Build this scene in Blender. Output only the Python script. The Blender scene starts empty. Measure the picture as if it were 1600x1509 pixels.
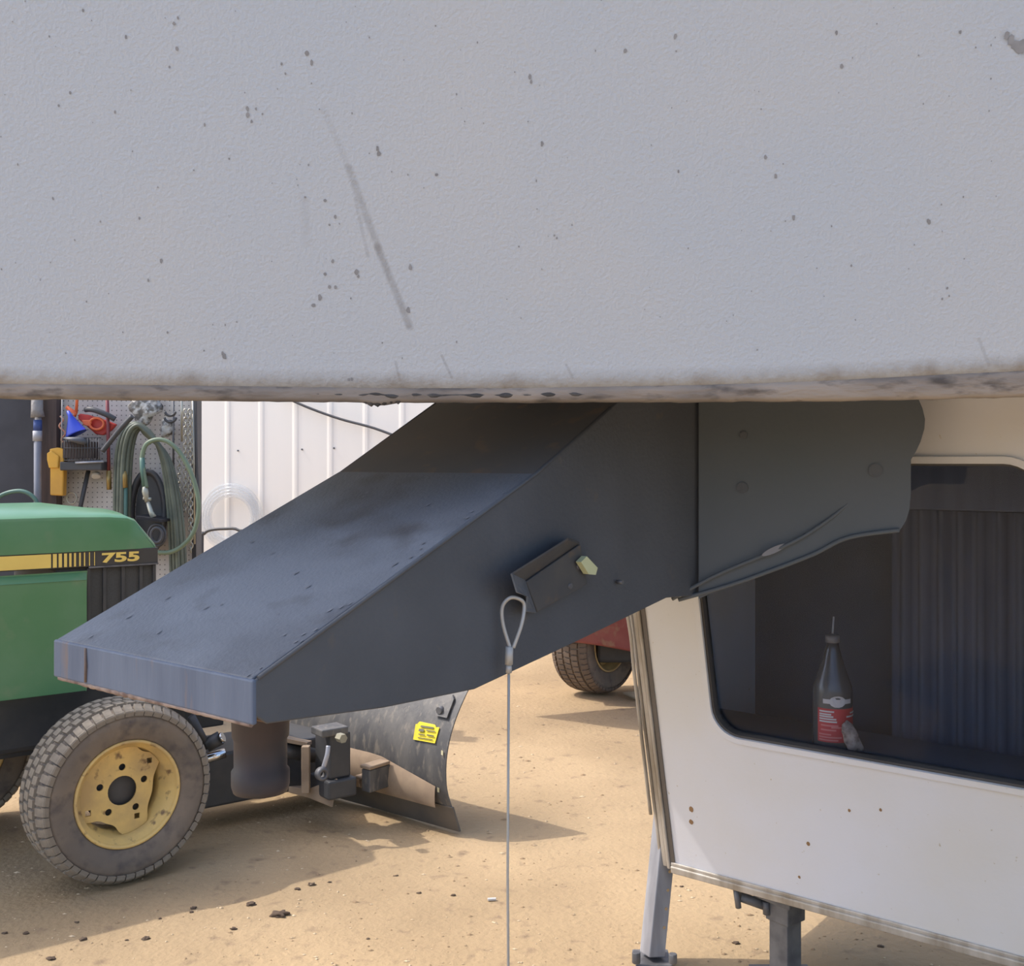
import bpy, math, random
from mathutils import Vector, Matrix, noise as mnoise
from mathutils.geometry import tessellate_polygon
random.seed(7)
S = bpy.context.scene
COL = S.collection
PI = math.pi
# ---------------------------------------------------------------- camera, sky, sun, exposure
F, CX, HZ, EYE = 1700.0, 800.0, 720.0, 1.39
cd = bpy.data.cameras.new('camera'); cam = bpy.data.objects.new('camera', cd); COL.objects.link(cam)
cam.location = (0, 0, EYE); cam.rotation_euler = (PI/2, 0, 0)
cd.sensor_width = 36; cd.sensor_fit = 'HORIZONTAL'; cd.lens = F/1600*36; cd.shift_y = -34.5/1600
cd.clip_start = .05; S.camera = cam
SUN_EL = math.radians(52); SUN_D = Vector((-.98, .18))
w = bpy.data.worlds.new('sky'); S.world = w; w.use_nodes = True
nt = w.node_tree; bg = nt.nodes['Background']
sky = nt.nodes.new('ShaderNodeTexSky'); sky.sky_type = 'NISHITA'; sky.sun_disc = False
sky.sun_elevation = SUN_EL; sky.sun_rotation = math.atan2(SUN_D.x, SUN_D.y); sky.dust_density = 3; sky.air_density = 1.0
nt.links.new(sky.outputs[0], bg.inputs[0]); bg.inputs[1].default_value = 0.36
sd = bpy.data.lights.new('sun', 'SUN'); sd.energy = 3.3; sd.angle = .009; sd.color = (1, .94, .86)
so = bpy.data.objects.new('sun', sd); COL.objects.link(so)
sv = Vector((SUN_D.x*math.cos(SUN_EL), SUN_D.y*math.cos(SUN_EL), math.sin(SUN_EL)))
so.rotation_euler = sv.to_track_quat('Z', 'Y').to_euler(); so.location = (-6, 2, 8)
S.view_settings.view_transform = 'Standard'; S.view_settings.look = 'None'
S.view_settings.gamma = 1; S.view_settings.use_curve_mapping = False
S.view_settings.exposure = 0.0

# ---------------------------------------------------------------- helpers
def srgb(r, g, b):
    f = lambda v: (v/255/12.92) if v/255 <= .04045 else ((v/255+.055)/1.055)**2.4
    return (f(r), f(g), f(b))
def mat(name, c, rough=.6, metal=0, c2=None, scale=6, lo=.4, hi=.65, bump=0, bscale=80, c3=None, s3=30, lo3=.6, hi3=.7, spec=.5, stretch=(1,1,1)):
    m = bpy.data.materials.new(name); m.use_nodes = True; n = m.node_tree; L = n.links
    b = n.nodes['Principled BSDF']; b.inputs['Roughness'].default_value = rough; b.inputs['Metallic'].default_value = metal
    b.inputs['Specular IOR Level'].default_value = spec
    tc = n.nodes.new('ShaderNodeTexCoord'); mp = n.nodes.new('ShaderNodeMapping'); mp.inputs['Scale'].default_value = stretch
    L.new(tc.outputs['Object'], mp.inputs[0])
    def nz(sc, a, z, det=6):
        t = n.nodes.new('ShaderNodeTexNoise'); t.inputs['Scale'].default_value = sc; t.inputs['Detail'].default_value = det
        L.new(mp.outputs[0], t.inputs['Vector'])
        r = n.nodes.new('ShaderNodeMapRange'); r.inputs[1].default_value = a; r.inputs[2].default_value = z
        L.new(t.outputs['Fac'], r.inputs[0]); return r.outputs[0]
    def mix(f, a, bb):
        x = n.nodes.new('ShaderNodeMix'); x.data_type = 'RGBA'; L.new(f, x.inputs[0])
        if isinstance(a, tuple): x.inputs[6].default_value = (*a, 1)
        else: L.new(a, x.inputs[6])
        if isinstance(bb, tuple): x.inputs[7].default_value = (*bb, 1)
        else: L.new(bb, x.inputs[7])
        return x.outputs[2]
    col = c
    if c2 is None: c2 = tuple(v*.82 for v in c)
    col = mix(nz(scale, lo, hi), c, c2)
    if c3: col = mix(nz(s3, lo3, hi3), col, c3)
    L.new(col, b.inputs['Base Color'])
    if bump:
        t = n.nodes.new('ShaderNodeTexNoise'); t.inputs['Scale'].default_value = bscale; t.inputs['Detail'].default_value = 4
        L.new(mp.outputs[0], t.inputs['Vector'])
        bp = n.nodes.new('ShaderNodeBump'); bp.inputs['Strength'].default_value = bump; bp.inputs['Distance'].default_value = .01
        L.new(t.outputs['Fac'], bp.inputs['Height']); L.new(bp.outputs[0], b.inputs['Normal'])
    m['mix'] = 1
    return m

class MB:
    def __init__(s, M=None): s.v = []; s.f = []; s.sm = []; s.M = M
    def add(s, vs, fs, smooth=False, M=None):
        o = len(s.v)
        for p in vs:
            p = Vector(p)
            if M is not None: p = M @ p
            if s.M is not None: p = s.M @ p
            s.v.append(p)
        for f in fs: s.f.append(tuple(i+o for i in f)); s.sm.append(smooth)
        return s
    def box(s, c, d, M=None):
        x, y, z = (q/2 for q in d); c = Vector(c)
        vs = [c+Vector((i*x, j*y, k*z)) for i in (-1, 1) for j in (-1, 1) for k in (-1, 1)]
        return s.add(vs, [(0,1,3,2),(4,6,7,5),(0,4,5,1),(2,3,7,6),(0,2,6,4),(1,5,7,3)], False, M)
    def hexa(s, p):   # 8 points: bottom ring 4, top ring 4
        return s.add(p, [(3,2,1,0),(4,5,6,7),(0,1,5,4),(1,2,6,5),(2,3,7,6),(3,0,4,7)])
    def bar(s, a, b, w, h, up=(0,0,1)):
        a = Vector(a); b = Vector(b); t = (b-a).normalized(); sd_ = t.cross(Vector(up)).normalized(); u_ = sd_.cross(t)
        q = [(-1,-1),(1,-1),(1,1),(-1,1)]
        return s.hexa([a+sd_*i*w/2+u_*j*h/2 for i, j in q]+[b+sd_*i*w/2+u_*j*h/2 for i, j in q])
    def tube(s, pts, r, n=10, closed=False, M=None):
        pts = [Vector(p) for p in pts]; N = len(pts)
        rr = r if isinstance(r, (list, tuple)) else [r]*N
        vs = []; fs = []; ref = None
        for i, p in enumerate(pts):
            if closed: t = (pts[(i+1) % N]-pts[i-1]).normalized()
            else: t = (pts[min(i+1, N-1)]-pts[max(i-1, 0)]).normalized()
            if ref is None:
                ref = t.orthogonal().normalized()
            ref = (ref-t*ref.dot(t)).normalized(); b = t.cross(ref)
            vs += [p+(ref*math.cos(2*PI*k/n)+b*math.sin(2*PI*k/n))*rr[i] for k in range(n)]
        for i in range(N if closed else N-1):
            j = (i+1) % N
            for k in range(n): fs.append((i*n+k, i*n+(k+1) % n, j*n+(k+1) % n, j*n+k))
        s.add(vs, fs, True, M)
        if not closed:
            s.add(vs[:n], [tuple(range(n))[::-1]], False, M); s.add(vs[-n:], [tuple(range(n))], False, M)
        return s
    def lathe(s, prof, n=48, M=None, smooth=True):   # prof (axial x, radius); revolve about local X
        vs = []; fs = []
        for x, r in prof:
            vs += [(x, r*math.cos(2*PI*k/n), r*math.sin(2*PI*k/n)) for k in range(n)]
        for i in range(len(prof)-1):
            for k in range(n): fs.append((i*n+k, i*n+(k+1) % n, (i+1)*n+(k+1) % n, (i+1)*n+k))
        return s.add(vs, fs, smooth, M)
    def cyl(s, a, b, r, n=16, r2=None):
        return s.tube([a, b], [r, r if r2 is None else r2], n)
    def plate(s, outer, holes, t, M=None):   # 2-D loops in local XY, thickness t along +Z
        loops = [outer]+list(holes); fl = [Vector((p[0], p[1], 0)) for lp in loops for p in lp]
        tris = tessellate_polygon([[Vector((p[0], p[1], 0)) for p in lp] for lp in loops])
        n = len(fl); vs = [(p.x, p.y, 0) for p in fl]+[(p.x, p.y, t) for p in fl]
        fs = []
        for a, b, c in tris:
            ar = (fl[b]-fl[a]).cross(fl[c]-fl[a]).z
            if abs(ar) < 1e-12: continue
            if ar < 0: b, c = c, b
            fs += [(c, b, a), (a+n, b+n, c+n)]
        o = 0
        for lp in loops:
            m = len(lp)
            for i in range(m):
                j = (i+1) % m; fs.append((o+i, o+j, o+j+n, o+i+n))
            o += m
        return s.add(vs, fs, False, M)
    def mesh(s, name, off=None):
        me = bpy.data.meshes.new(name); off = off or Vector((0,0,0))
        me.from_pydata([tuple(p-off) for p in s.v], [], s.f)
        me.polygons.foreach_set('use_smooth', s.sm)
        if me.validate(): print('INVALID', name)
        me.update()
        return me
LOC = {}
def thing(name, label, cat, loc, group=None):
    o = bpy.data.objects.new(name, None); COL.objects.link(o); o.location = loc; o.empty_display_size = .1
    LOC[o.name] = Vector(loc); o['label'] = label; o['category'] = cat
    if group: o['group'] = group
    return o
def fixn(me):
    import bmesh
    b = bmesh.new(); b.from_mesh(me); bmesh.ops.remove_doubles(b, verts=b.verts, dist=1e-6); bmesh.ops.recalc_face_normals(b, faces=b.faces); b.to_mesh(me); b.free()
def obj(name, mb, m, parent=None, bevel=0, label=None, kind=None, fix=True, seg=2):
    """mesh object; vertices are given in world space, the root's location is taken off"""
    off = LOC[parent.name] if parent else Vector((0,0,0))
    me = mb.mesh(name, off)
    if fix: fixn(me)
    o = bpy.data.objects.new(name, me); COL.objects.link(o); me.materials.append(m)
    LOC[o.name] = off
    if parent: o.parent = parent
    if bevel:
        md = o.modifiers.new('bevel', 'BEVEL'); md.width = bevel; md.segments = seg; md.limit_method = 'ANGLE'; md.angle_limit = .6
    if label: o['label'] = label
    if kind: o['kind'] = kind
    return o
def top(name, mb, m, label, cat, group=None, bevel=0, kind=None):
    """a one-mesh thing with its origin at its own base"""
    c = sum(mb.v, Vector())/len(mb.v); c.z = min(p.z for p in mb.v)
    me = mb.mesh(name, c); fixn(me)
    o = bpy.data.objects.new(name, me); COL.objects.link(o); me.materials.append(m); o.location = c
    LOC[o.name] = c
    o['label'] = label; o['category'] = cat
    if group: o['group'] = group
    if kind: o['kind'] = kind
    if bevel:
        md = o.modifiers.new('bevel', 'BEVEL'); md.width = bevel; md.segments = 2; md.limit_method = 'ANGLE'
    return o
def struct(name, mb, m, parent=None, bevel=0):
    o = obj(name, mb, m, parent, bevel)
    if not parent: o['kind'] = 'structure'
    return o
def smoothpts(pts, n=8, closed=False):
    pts = [Vector(p) for p in pts]; N = len(pts); out = []
    for i in range(N if closed else N-1):
        g = lambda k: pts[k % N] if closed else pts[max(0, min(N-1, k))]
        a, b, c, d = g(i-1), g(i), g(i+1), g(i+2)
        for k in range(n):
            t = k/n
            out.append(.5*((2*b)+(c-a)*t+(2*a-5*b+4*c-d)*t*t+(3*b-a-3*c+d)*t**3))
    if not closed: out.append(pts[-1])
    return out
def rrect(x0, y0, x1, y1, r, n=6):
    out = []
    for cx_, cy_, a0 in ((x1-r, y0+r, -90), (x1-r, y1-r, 0), (x0+r, y1-r, 90), (x0+r, y0+r, 180)):
        for k in range(n+1):
            a = math.radians(a0+90*k/n); out.append((cx_+r*math.cos(a), cy_+r*math.sin(a)))
    return out
def circle(cx_, cy_, r, n=20, a0=0): return [(cx_+r*math.cos(a0+2*PI*k/n), cy_+r*math.sin(a0+2*PI*k/n)) for k in range(n)]
def P(px, py, Y): return Vector(((px-CX)/F*Y, Y, EYE-(py-HZ)/F*Y))          # a surveyed point at distance Y
def hit(px, py, p0, n):
    d = Vector(((px-CX)/F, 1, -(py-HZ)/F)); o = Vector((0, 0, EYE))
    return o+d*((Vector(p0)-o).dot(n)/d.dot(n))
def frame(o, x, y, z): 
    m = Matrix.Identity(4)
    for i, a in enumerate((x, y, z, o)):
        for r in range(3): m[r][i] = a[r]
    return m
Z = Vector((0,0,1))

# ---------------------------------------------------------------- materials
dirt = mat('packed_dirt', srgb(173,149,115), .95, c2=srgb(153,131,100), scale=1.1, c3=srgb(124,104,84), s3=14, lo3=.6, hi3=.8, bump=.6, bscale=45)
white_metal = mat('white_metal_siding', (.92,.865,.79), .55, c2=(.89,.84,.765), scale=1.5, stretch=(3,3,.3))
green = mat('green_paint', srgb(80,128,88), .3, c2=srgb(92,134,98), scale=5, c3=srgb(120,140,110), s3=9, lo3=.6, hi3=.9)
black_paint = mat('black_paint', (.045,.047,.052), .5, c2=(.06,.06,.062), scale=14)
pin_black = mat('faded_black_steel', (.068,.075,.088), .6, c2=(.085,.093,.108), scale=4, c3=(.11,.1,.095), s3=22, lo3=.66, hi3=.78, bump=.12, bscale=120)
pin_top = mat('weathered_skylit_black_steel', (.1,.114,.14), .55, c2=(.15,.17,.205), scale=3.6, lo=.42, hi=.6, c3=(.062,.066,.078), s3=8, lo3=.55, hi3=.75, bump=.15, bscale=150, stretch=(1,1,1))  # weathered mottling; the blue of the sky light is put into the colour
pin_tip = mat('skylit_blue_black_steel', (.085,.11,.165), .65, c2=(.115,.145,.205), scale=9, c3=(.16,.13,.13), s3=16, lo3=.62, hi3=.72, bump=.1, stretch=(2.2,2.2,.3))  # bluish sky light on the tip put into the steel colour
rust = mat('rusty_steel', (.19,.13,.1), .8, c2=(.1,.085,.08), scale=25, bump=.3)
tire_m = mat('dusty_rubber', srgb(112,103,95), .9, c2=srgb(132,119,106), scale=7, c3=srgb(88,82,80), s3=20, lo3=.5, hi3=.75, bump=.2, bscale=60)
lug_m = mat('dusty_tread_rubber', srgb(148,138,124), .9, c2=srgb(126,117,106), scale=20)
groove_m = mat('dark_tread_rubber', srgb(74,70,68), .95)
yellow = mat('worn_yellow_paint', srgb(222,190,120), .5, c2=srgb(190,162,112), scale=9, c3=srgb(128,102,72), s3=28, lo3=.6, hi3=.72, bump=.08)
dark_hub = mat('dark_hub_grease', (.09,.085,.085), .8)
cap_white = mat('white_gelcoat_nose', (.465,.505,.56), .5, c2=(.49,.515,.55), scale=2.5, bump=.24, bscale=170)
lip_m = mat('dirty_edge_trim', srgb(158,150,144), .8, c2=srgb(122,116,113), scale=7, c3=srgb(84,80,80), s3=26, lo3=.55, hi3=.72, bump=.3, bscale=50, stretch=(.6,.6,2))
lip_top = mat('grimy_gelcoat_edge', srgb(170,165,163), .7, c2=srgb(134,128,127), scale=4, c3=srgb(110,105,105), s3=10, stretch=(.4,1,3))
wall_w = mat('aged_white_fibreglass', srgb(212,214,222), .5, c2=srgb(208,206,202), scale=1.6, c3=srgb(176,166,146), s3=60, lo3=.7, hi3=.76, bump=.05)
alu = mat('dull_aluminium_trim', srgb(190,184,176), .5, .25, c2=srgb(150,140,126), scale=20, stretch=(1,1,.2))
gasket = mat('dark_window_gasket', (.075,.07,.068), .7)
steel = mat('galvanised_steel', srgb(170,172,180), .45, .3, c2=srgb(140,142,150), scale=18, stretch=(1,1,.2))
steel_d = mat('dark_galvanised_steel', srgb(116,116,118), .55, .3, c2=srgb(90,90,94), scale=18)
chrome = mat('chrome_rod', (.75,.75,.76), .15, 1)
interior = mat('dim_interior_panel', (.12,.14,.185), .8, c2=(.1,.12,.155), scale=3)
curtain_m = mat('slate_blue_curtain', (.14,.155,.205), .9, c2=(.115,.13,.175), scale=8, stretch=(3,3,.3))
pegb = mat('white_pegboard', srgb(206,202,196), .6, c2=srgb(186,182,178), scale=6)
hose_g = mat('sage_green_hose', srgb(104,110,96), .5, c2=srgb(82,88,78), scale=9)
hose_t = mat('teal_green_hose', srgb(88,122,110), .5)
brass = mat('brass', srgb(176,150,96), .4, .5)
blk = mat('black_plastic', (.05,.05,.055), .5, c2=(.07,.07,.075))
brown = mat('brown_wood_post', srgb(92,78,74), .8, c2=srgb(76,66,64), scale=10, stretch=(4,4,.4))
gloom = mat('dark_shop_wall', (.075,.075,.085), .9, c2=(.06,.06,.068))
blue_p = mat('blue_plastic', srgb(48,72,190), .4); red_p = mat('red_plastic', srgb(196,60,52), .45)
orange_p = mat('orange_plastic', srgb(232,112,66), .45); yel_p = mat('amber_plastic', srgb(224,170,66), .5, c2=srgb(206,154,66))
grey_p = mat('grey_pipe', srgb(128,130,140), .5); white_p = mat('white_plastic', srgb(214,212,210), .5)
zinc = mat('zinc_chain', srgb(186,182,168), .35, .6)
red_paint = mat('dusty_red_paint', srgb(138,72,70), .6, c2=srgb(150,88,82), scale=9, c3=srgb(150,110,92), s3=14)
blade_m = mat('black_dusty_blade_steel', (.075,.075,.078), .6, c2=(.12,.115,.11), scale=14, lo=.45, hi=.6, c3=(.19,.17,.145), s3=50, lo3=.55, hi3=.7, bump=.15, stretch=(1,1,.35))
dust_m = mat('caked_tan_dust', srgb(156,136,114), .95, c2=srgb(136,118,100), scale=12)
clod_m = mat('dark_dirt_clod', srgb(92,76,62), .95)

# cap: add streak stains in the gelcoat (scuffs with their own fixed place; lip grime with edge shade)
def stain_shade_segments(m, segs):
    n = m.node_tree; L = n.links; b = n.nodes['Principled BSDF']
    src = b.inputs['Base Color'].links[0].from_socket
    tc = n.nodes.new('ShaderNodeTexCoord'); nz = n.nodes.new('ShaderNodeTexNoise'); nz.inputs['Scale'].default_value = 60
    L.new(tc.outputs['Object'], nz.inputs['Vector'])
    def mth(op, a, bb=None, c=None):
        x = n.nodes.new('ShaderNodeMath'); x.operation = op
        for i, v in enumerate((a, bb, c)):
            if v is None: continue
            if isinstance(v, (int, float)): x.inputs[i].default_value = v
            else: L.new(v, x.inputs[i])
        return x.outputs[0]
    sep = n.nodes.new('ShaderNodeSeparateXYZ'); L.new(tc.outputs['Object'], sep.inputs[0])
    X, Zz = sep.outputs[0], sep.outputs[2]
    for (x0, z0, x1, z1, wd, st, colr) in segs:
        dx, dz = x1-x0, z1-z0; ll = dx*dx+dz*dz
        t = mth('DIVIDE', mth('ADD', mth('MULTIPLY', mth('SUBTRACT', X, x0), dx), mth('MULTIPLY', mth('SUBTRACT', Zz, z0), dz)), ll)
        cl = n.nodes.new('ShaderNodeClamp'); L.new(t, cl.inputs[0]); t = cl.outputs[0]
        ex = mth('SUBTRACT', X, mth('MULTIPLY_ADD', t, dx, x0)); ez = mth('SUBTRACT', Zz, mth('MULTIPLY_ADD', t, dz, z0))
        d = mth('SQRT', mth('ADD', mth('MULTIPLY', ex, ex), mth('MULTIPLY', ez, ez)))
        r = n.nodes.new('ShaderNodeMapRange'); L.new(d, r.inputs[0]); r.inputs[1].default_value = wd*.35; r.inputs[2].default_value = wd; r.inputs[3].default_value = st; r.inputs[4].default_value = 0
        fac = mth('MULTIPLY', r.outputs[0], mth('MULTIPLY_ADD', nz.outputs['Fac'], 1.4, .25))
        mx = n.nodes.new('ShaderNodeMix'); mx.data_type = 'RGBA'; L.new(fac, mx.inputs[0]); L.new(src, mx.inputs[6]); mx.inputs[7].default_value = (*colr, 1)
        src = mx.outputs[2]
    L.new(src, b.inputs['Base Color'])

# ---------------------------------------------------------------- ground and buildings
def hfield(x, y):
    return .012*mnoise.noise(Vector((x*.9, y*.9, 0)))+.006*mnoise.noise(Vector((x*3, y*3, 4)))
g = MB(); nx, ny = 160, 140; x0, x1, y0, y1 = -5.2, 4.4, 1.6, 10.0
vs = [(x0+(x1-x0)*i/nx, y0+(y1-y0)*j/ny, 0) for j in range(ny+1) for i in range(nx+1)]
vs = [(x, y, hfield(x, y)-.008) for x, y, _ in vs]
g.add(vs, [(j*(nx+1)+i, j*(nx+1)+i+1, (j+1)*(nx+1)+i+1, (j+1)*(nx+1)+i) for j in range(ny) for i in range(nx)], True)
ground = struct('ground', g, dirt)
gf = MB(); R_ = 60
for (xa, ya, xb, yb) in ((-R_,-R_,R_,y0), (-R_,y1,R_,R_), (-R_,y0,x0,y1), (x1,y0,R_,y1)):
    gf.add([(xa,ya,-.012),(xb,ya,-.012),(xb,yb,-.012),(xa,yb,-.012)], [(0,1,2,3)])
struct('ground_beyond', gf, dirt)

# back wall, ribbed white metal siding that recedes to the right
wd = Vector((.96, -.28, 0)).normalized(); wn = Vector((wd.y, -wd.x, 0)); w0 = Vector((-2.63, 8.95, 0))
bw = MB(); bw.hexa([w0-wd*1.6+Vector((0,0,0)), w0+wd*6.6, w0+wd*6.6-wn*.12, w0-wd*1.6-wn*.12, w0-wd*1.6+Z*3.6, w0+wd*6.6+Z*3.6, w0+wd*6.6-wn*.12+Z*3.6, w0-wd*1.6-wn*.12+Z*3.6])
wb = struct('wall_back', bw, white_metal)
prof = [(0,.002),(.245,.002),(.268,.0065),(.288,.0065),(.3045,.002)]
pm = MB()
ring = [wd*a+wn*b for a, b in prof]
pm.add([p+Z*.02 for p in ring]+[p+Z*3.58 for p in ring], [(i, i+1, i+1+len(ring), i+len(ring)) for i in range(len(ring)-1)])
pme = pm.mesh('siding_panel'); pme.materials.append(white_metal)
for i in range(-4, 20):
    o = bpy.data.objects.new('siding_panel', pme); COL.objects.link(o); o.parent = wb; o.location = w0+wd*(.3048*i-.25)
for (px, py) in ((372,704),(472,702),(522,700)):
    p = hit(px, py, w0+wn*.004, wn); s_ = MB(); s_.cyl(p-wn*.003, p+wn*.006, .007, 8); obj('siding_screw', s_, steel_d, wb)

# shop partition with open dark bay at the left and a pegboard
sY = 5.72
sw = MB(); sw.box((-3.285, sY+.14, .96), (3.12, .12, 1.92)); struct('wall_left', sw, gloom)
pg = mat('pegboard_with_holes', srgb(212,206,200), .6, c2=srgb(190,184,180), scale=6)
def peg_holes(m, sp, r):
    n = m.node_tree; L = n.links; b = n.nodes['Principled BSDF']; src = b.inputs['Base Color'].links[0].from_socket
    tc = n.nodes.new('ShaderNodeTexCoord'); sc = n.nodes.new('ShaderNodeVectorMath'); sc.operation = 'SCALE'; sc.inputs[3].default_value = 1/sp
    L.new(tc.outputs['Object'], sc.inputs[0]); fr = n.nodes.new('ShaderNodeVectorMath'); fr.operation = 'FRACTION'; L.new(sc.outputs[0], fr.inputs[0])
    sb = n.nodes.new('ShaderNodeVectorMath'); sb.operation = 'SUBTRACT'; L.new(fr.outputs[0], sb.inputs[0]); sb.inputs[1].default_value = (.5,.5,.5)
    ml = n.nodes.new('ShaderNodeVectorMath'); ml.operation = 'MULTIPLY'; L.new(sb.outputs[0], ml.inputs[0]); ml.inputs[1].default_value = (1,0,1)
    ln = n.nodes.new('ShaderNodeVectorMath'); ln.operation = 'LENGTH'; L.new(ml.outputs[0], ln.inputs[0])
    lt = n.nodes.new('ShaderNodeMath'); lt.operation = 'LESS_THAN'; L.new(ln.outputs['Value'], lt.inputs[0]); lt.inputs[1].default_value = r
    mx = n.nodes.new('ShaderNodeMix'); mx.data_type = 'RGBA'; L.new(lt.outputs[0], mx.inputs[0]); L.new(src, mx.inputs[6]); mx.inputs[7].default_value = (.16,.15,.14,1)
    L.new(mx.outputs[2], b.inputs['Base Color'])
peg_holes(pg, .0254, .13)
pb = MB(); a_ = P(93, 600, sY); b_ = P(306, 600, sY)
pb.box(((a_.x+b_.x)/2, sY+.02, 1.2), (b_.x-a_.x, .01, 1.4))
pegboard = top('pegboard', pb, pg, 'white perforated pegboard hung with hoses, chains and tools behind the green tractor', 'pegboard')
bt = MB(); bt.box(((a_.x+b_.x)/2, sY+.055, 1.2), (b_.x-a_.x-.02, .055, 1.36)); 
struct('trim_1', bt, brown)
ct = MB(); ct.box((P(305,600,sY).x, sY+.03, .96), (.022, .1, 1.92)); struct('trim_2', ct, blk)
po = MB(); po.box((P(79,600,sY).x, sY-.01, .96), (.112, .1, 1.92)); struct('trim_3', po, brown)

# ---------------------------------------------------------------- trailer: body frame
AX = Vector((.633, .774, 0)).normalized(); U = Vector((-.774, .633, 0)).normalized(); FWD = -AX
A0 = Vector((-.336, 1.43, 0))
def Q(t, w, z): return A0+AX*t+U*w+Z*z
nS = -U    # near side plane of the pin box faces the camera
def hS(px, py, off=0): return hit(px, py, A0-U*off, nS)
LOC0 = Vector((.441, 3.0, 0))
trailer = thing('travel_trailer', 'white fifth-wheel camping trailer filling the upper frame, with a window in its lower front wall', 'trailer', (.9, 3.0, 0))
# nose cap: face lofted along the lip; leans out as it rises
lipx = [-620, -300, 0, 300, 620, 800, 1100, 1300, 1450, 1600, 2100, 2600]
liptop = [598, 599, 601, 604, 608, 608, 603, 596, 588, 581, 560, 545]
lipbot = [618, 619, 621, 624, 627, 627, 626, 625, 622, 618, 606, 596]
def lipY(px): return 1.80-.06*(px/1600.0)
LEAN = .2
facep = Vector((0, lipY(800), 1.5)); nd = Vector((1, -.06*lipY(0)/1.0*0-.05, 0)).normalized()
out = Vector((nd.y, -nd.x, 0))    # outward (towards camera)
cap = MB(); lip = MB(); trm = MB()
def rowpts(px, yt):
    base = P(px, yt, lipY(px)); return base
prof_face = []
N = len(lipx)
rows = []
for i, px in enumerate(lipx):
    b = P(px, liptop[i], lipY(px))
    r = []
    # rounded bottom edge from under the lip to the face, then up to the roof
    r.append(b+out*(-.022)+Z*(-.004))
    for k in range(1, 7):
        a = PI/2*k/6
        r.append(b+out*(-.022+.022*math.sin(a))+Z*(-.004+.022*(1-math.cos(a))))
    for h in (.06,.12,.2,.3,.45,.6,.8,1.0,1.3,1.5): r.append(b+out*(h*LEAN)+Z*(.018+h))
    for k in range(1, 6):
        a = PI/2*k/5; R0 = .25
        r.append(b+out*(1.5*LEAN-R0*(1-math.cos(a)))+Z*(1.518+R0*math.sin(a)))
    rows.append(r)
m_ = len(rows[0])
fl = [p for r in rows for p in r]
cap.add(fl, [(i*m_+j, (i+1)*m_+j, (i+1)*m_+j+1, i*m_+j+1) for i in range(N-1) for j in range(m_-1)], True)
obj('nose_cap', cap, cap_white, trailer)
# the edge trim hanging under the cap (lumpy sealant)
ln = MB(); pts_t = []; M2 = 260
def interp(xs, ys, x):
    for i in range(len(xs)-1):
        if xs[i] <= x <= xs[i+1]:
            t = (x-xs[i])/(xs[i+1]-xs[i]); t = t*t*(3-2*t) if False else t
            return ys[i]+(ys[i+1]-ys[i])*t
ringn = 5; V = []
for k in range(M2+1):
    px = -620+(3220)*k/M2
    jag = 1.3*mnoise.noise(Vector((px*.02, 0, 0)))+.9*mnoise.noise(Vector((px*.09, 3, 0)))
    if 560 < px < 612: jag += 4.5*math.sin((px-560)/52*PI)
    tpt = P(px, interp(lipx, liptop, px), lipY(px)); bz = P(px, interp(lipx, lipbot, px)+jag, lipY(px)).z
    ins = .014+.003*mnoise.noise(Vector((px*.05, 7, 0)))
    c0 = Vector((tpt.x, tpt.y, 0))
    V += [c0-out*.006+Z*(tpt.z+.004), c0-out*ins*.75+Z*(tpt.z-.006), c0-out*(ins*.7)+Z*(bz+.005), c0-out*(ins+.006)+Z*bz, c0-out*.05+Z*bz, c0-out*.05+Z*(tpt.z+.004)]
ln.add(V, [(k*6+j, (k+1)*6+j, (k+1)*6+(j+1) % 6, k*6+(j+1) % 6) for k in range(M2) for j in range(6)], True)
obj('edge_trim', ln, lip_m, trailer)
dkm = mat('black_crud', (.06,.057,.057), .9, c2=(.12,.11,.105), scale=30, bump=.4)
cr_ = []; rr_ = []
for k in range(120):
    px = 430+5.0*k; nz_ = mnoise.noise(Vector((px*.045, 11, 0)))
    p_ = P(px, interp(lipx, liptop, px)+9+3*mnoise.noise(Vector((px*.03, 5, 0))), lipY(px)); cr_.append(p_+Vector((0,.013,0))); rr_.append(max(.0008, (.0035+.005*nz_)*math.sin(PI*(k+.5)/120)**.5))
s_ = MB(); s_.tube(cr_, rr_, 6); obj('sealant_crud', s_, dkm, trailer)
for (px, py, r_d) in ((572,626,.005),(580,629,.006),(590,630,.0055),(600,627,.006),(611,625,.005),(622,627,.004),(505,616,.005),(520,615,.006)):
    s_ = MB(); c_ = P(px, py, lipY(px)+.02); s_.tube([c_+Vector((-r_d,0,0)), c_+Vector((0,0,-.001)), c_+Vector((r_d,0,.001))], [r_d*.5, r_d, r_d*.5], 8); obj('sealant_blob', s_, dkm, trailer)
# upper body: sides, roof, underside
UND = 1.66
pl = Vector((rows[0][8].x, rows[0][8].y, 0)); pr = Vector((rows[-1][8].x, rows[-1][8].y, 0))
lb = rows[0][0].copy(); rb = rows[-1][0].copy(); BACK = 2.6
ub = MB()
l2 = pl-out*.06; r2 = pr-out*.06; bk_l = l2+AX*BACK; bk_r = r2+AX*1.4
ub.hexa([Vector((p.x, p.y, UND)) for p in (l2, r2, bk_r, bk_l)]+[Vector((p.x, p.y, UND+1.25)) for p in (l2, r2, bk_r, bk_l)])
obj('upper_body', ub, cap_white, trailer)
for s_, ends in (('far', rows[0]), ('near', rows[-1])):
    sdm = MB(); sdm.add(ends+[ends[-1]-out*.3, ends[0]-out*.3], [tuple(range(m_+2))]); obj('nose_side', sdm, cap_white, trailer)
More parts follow.
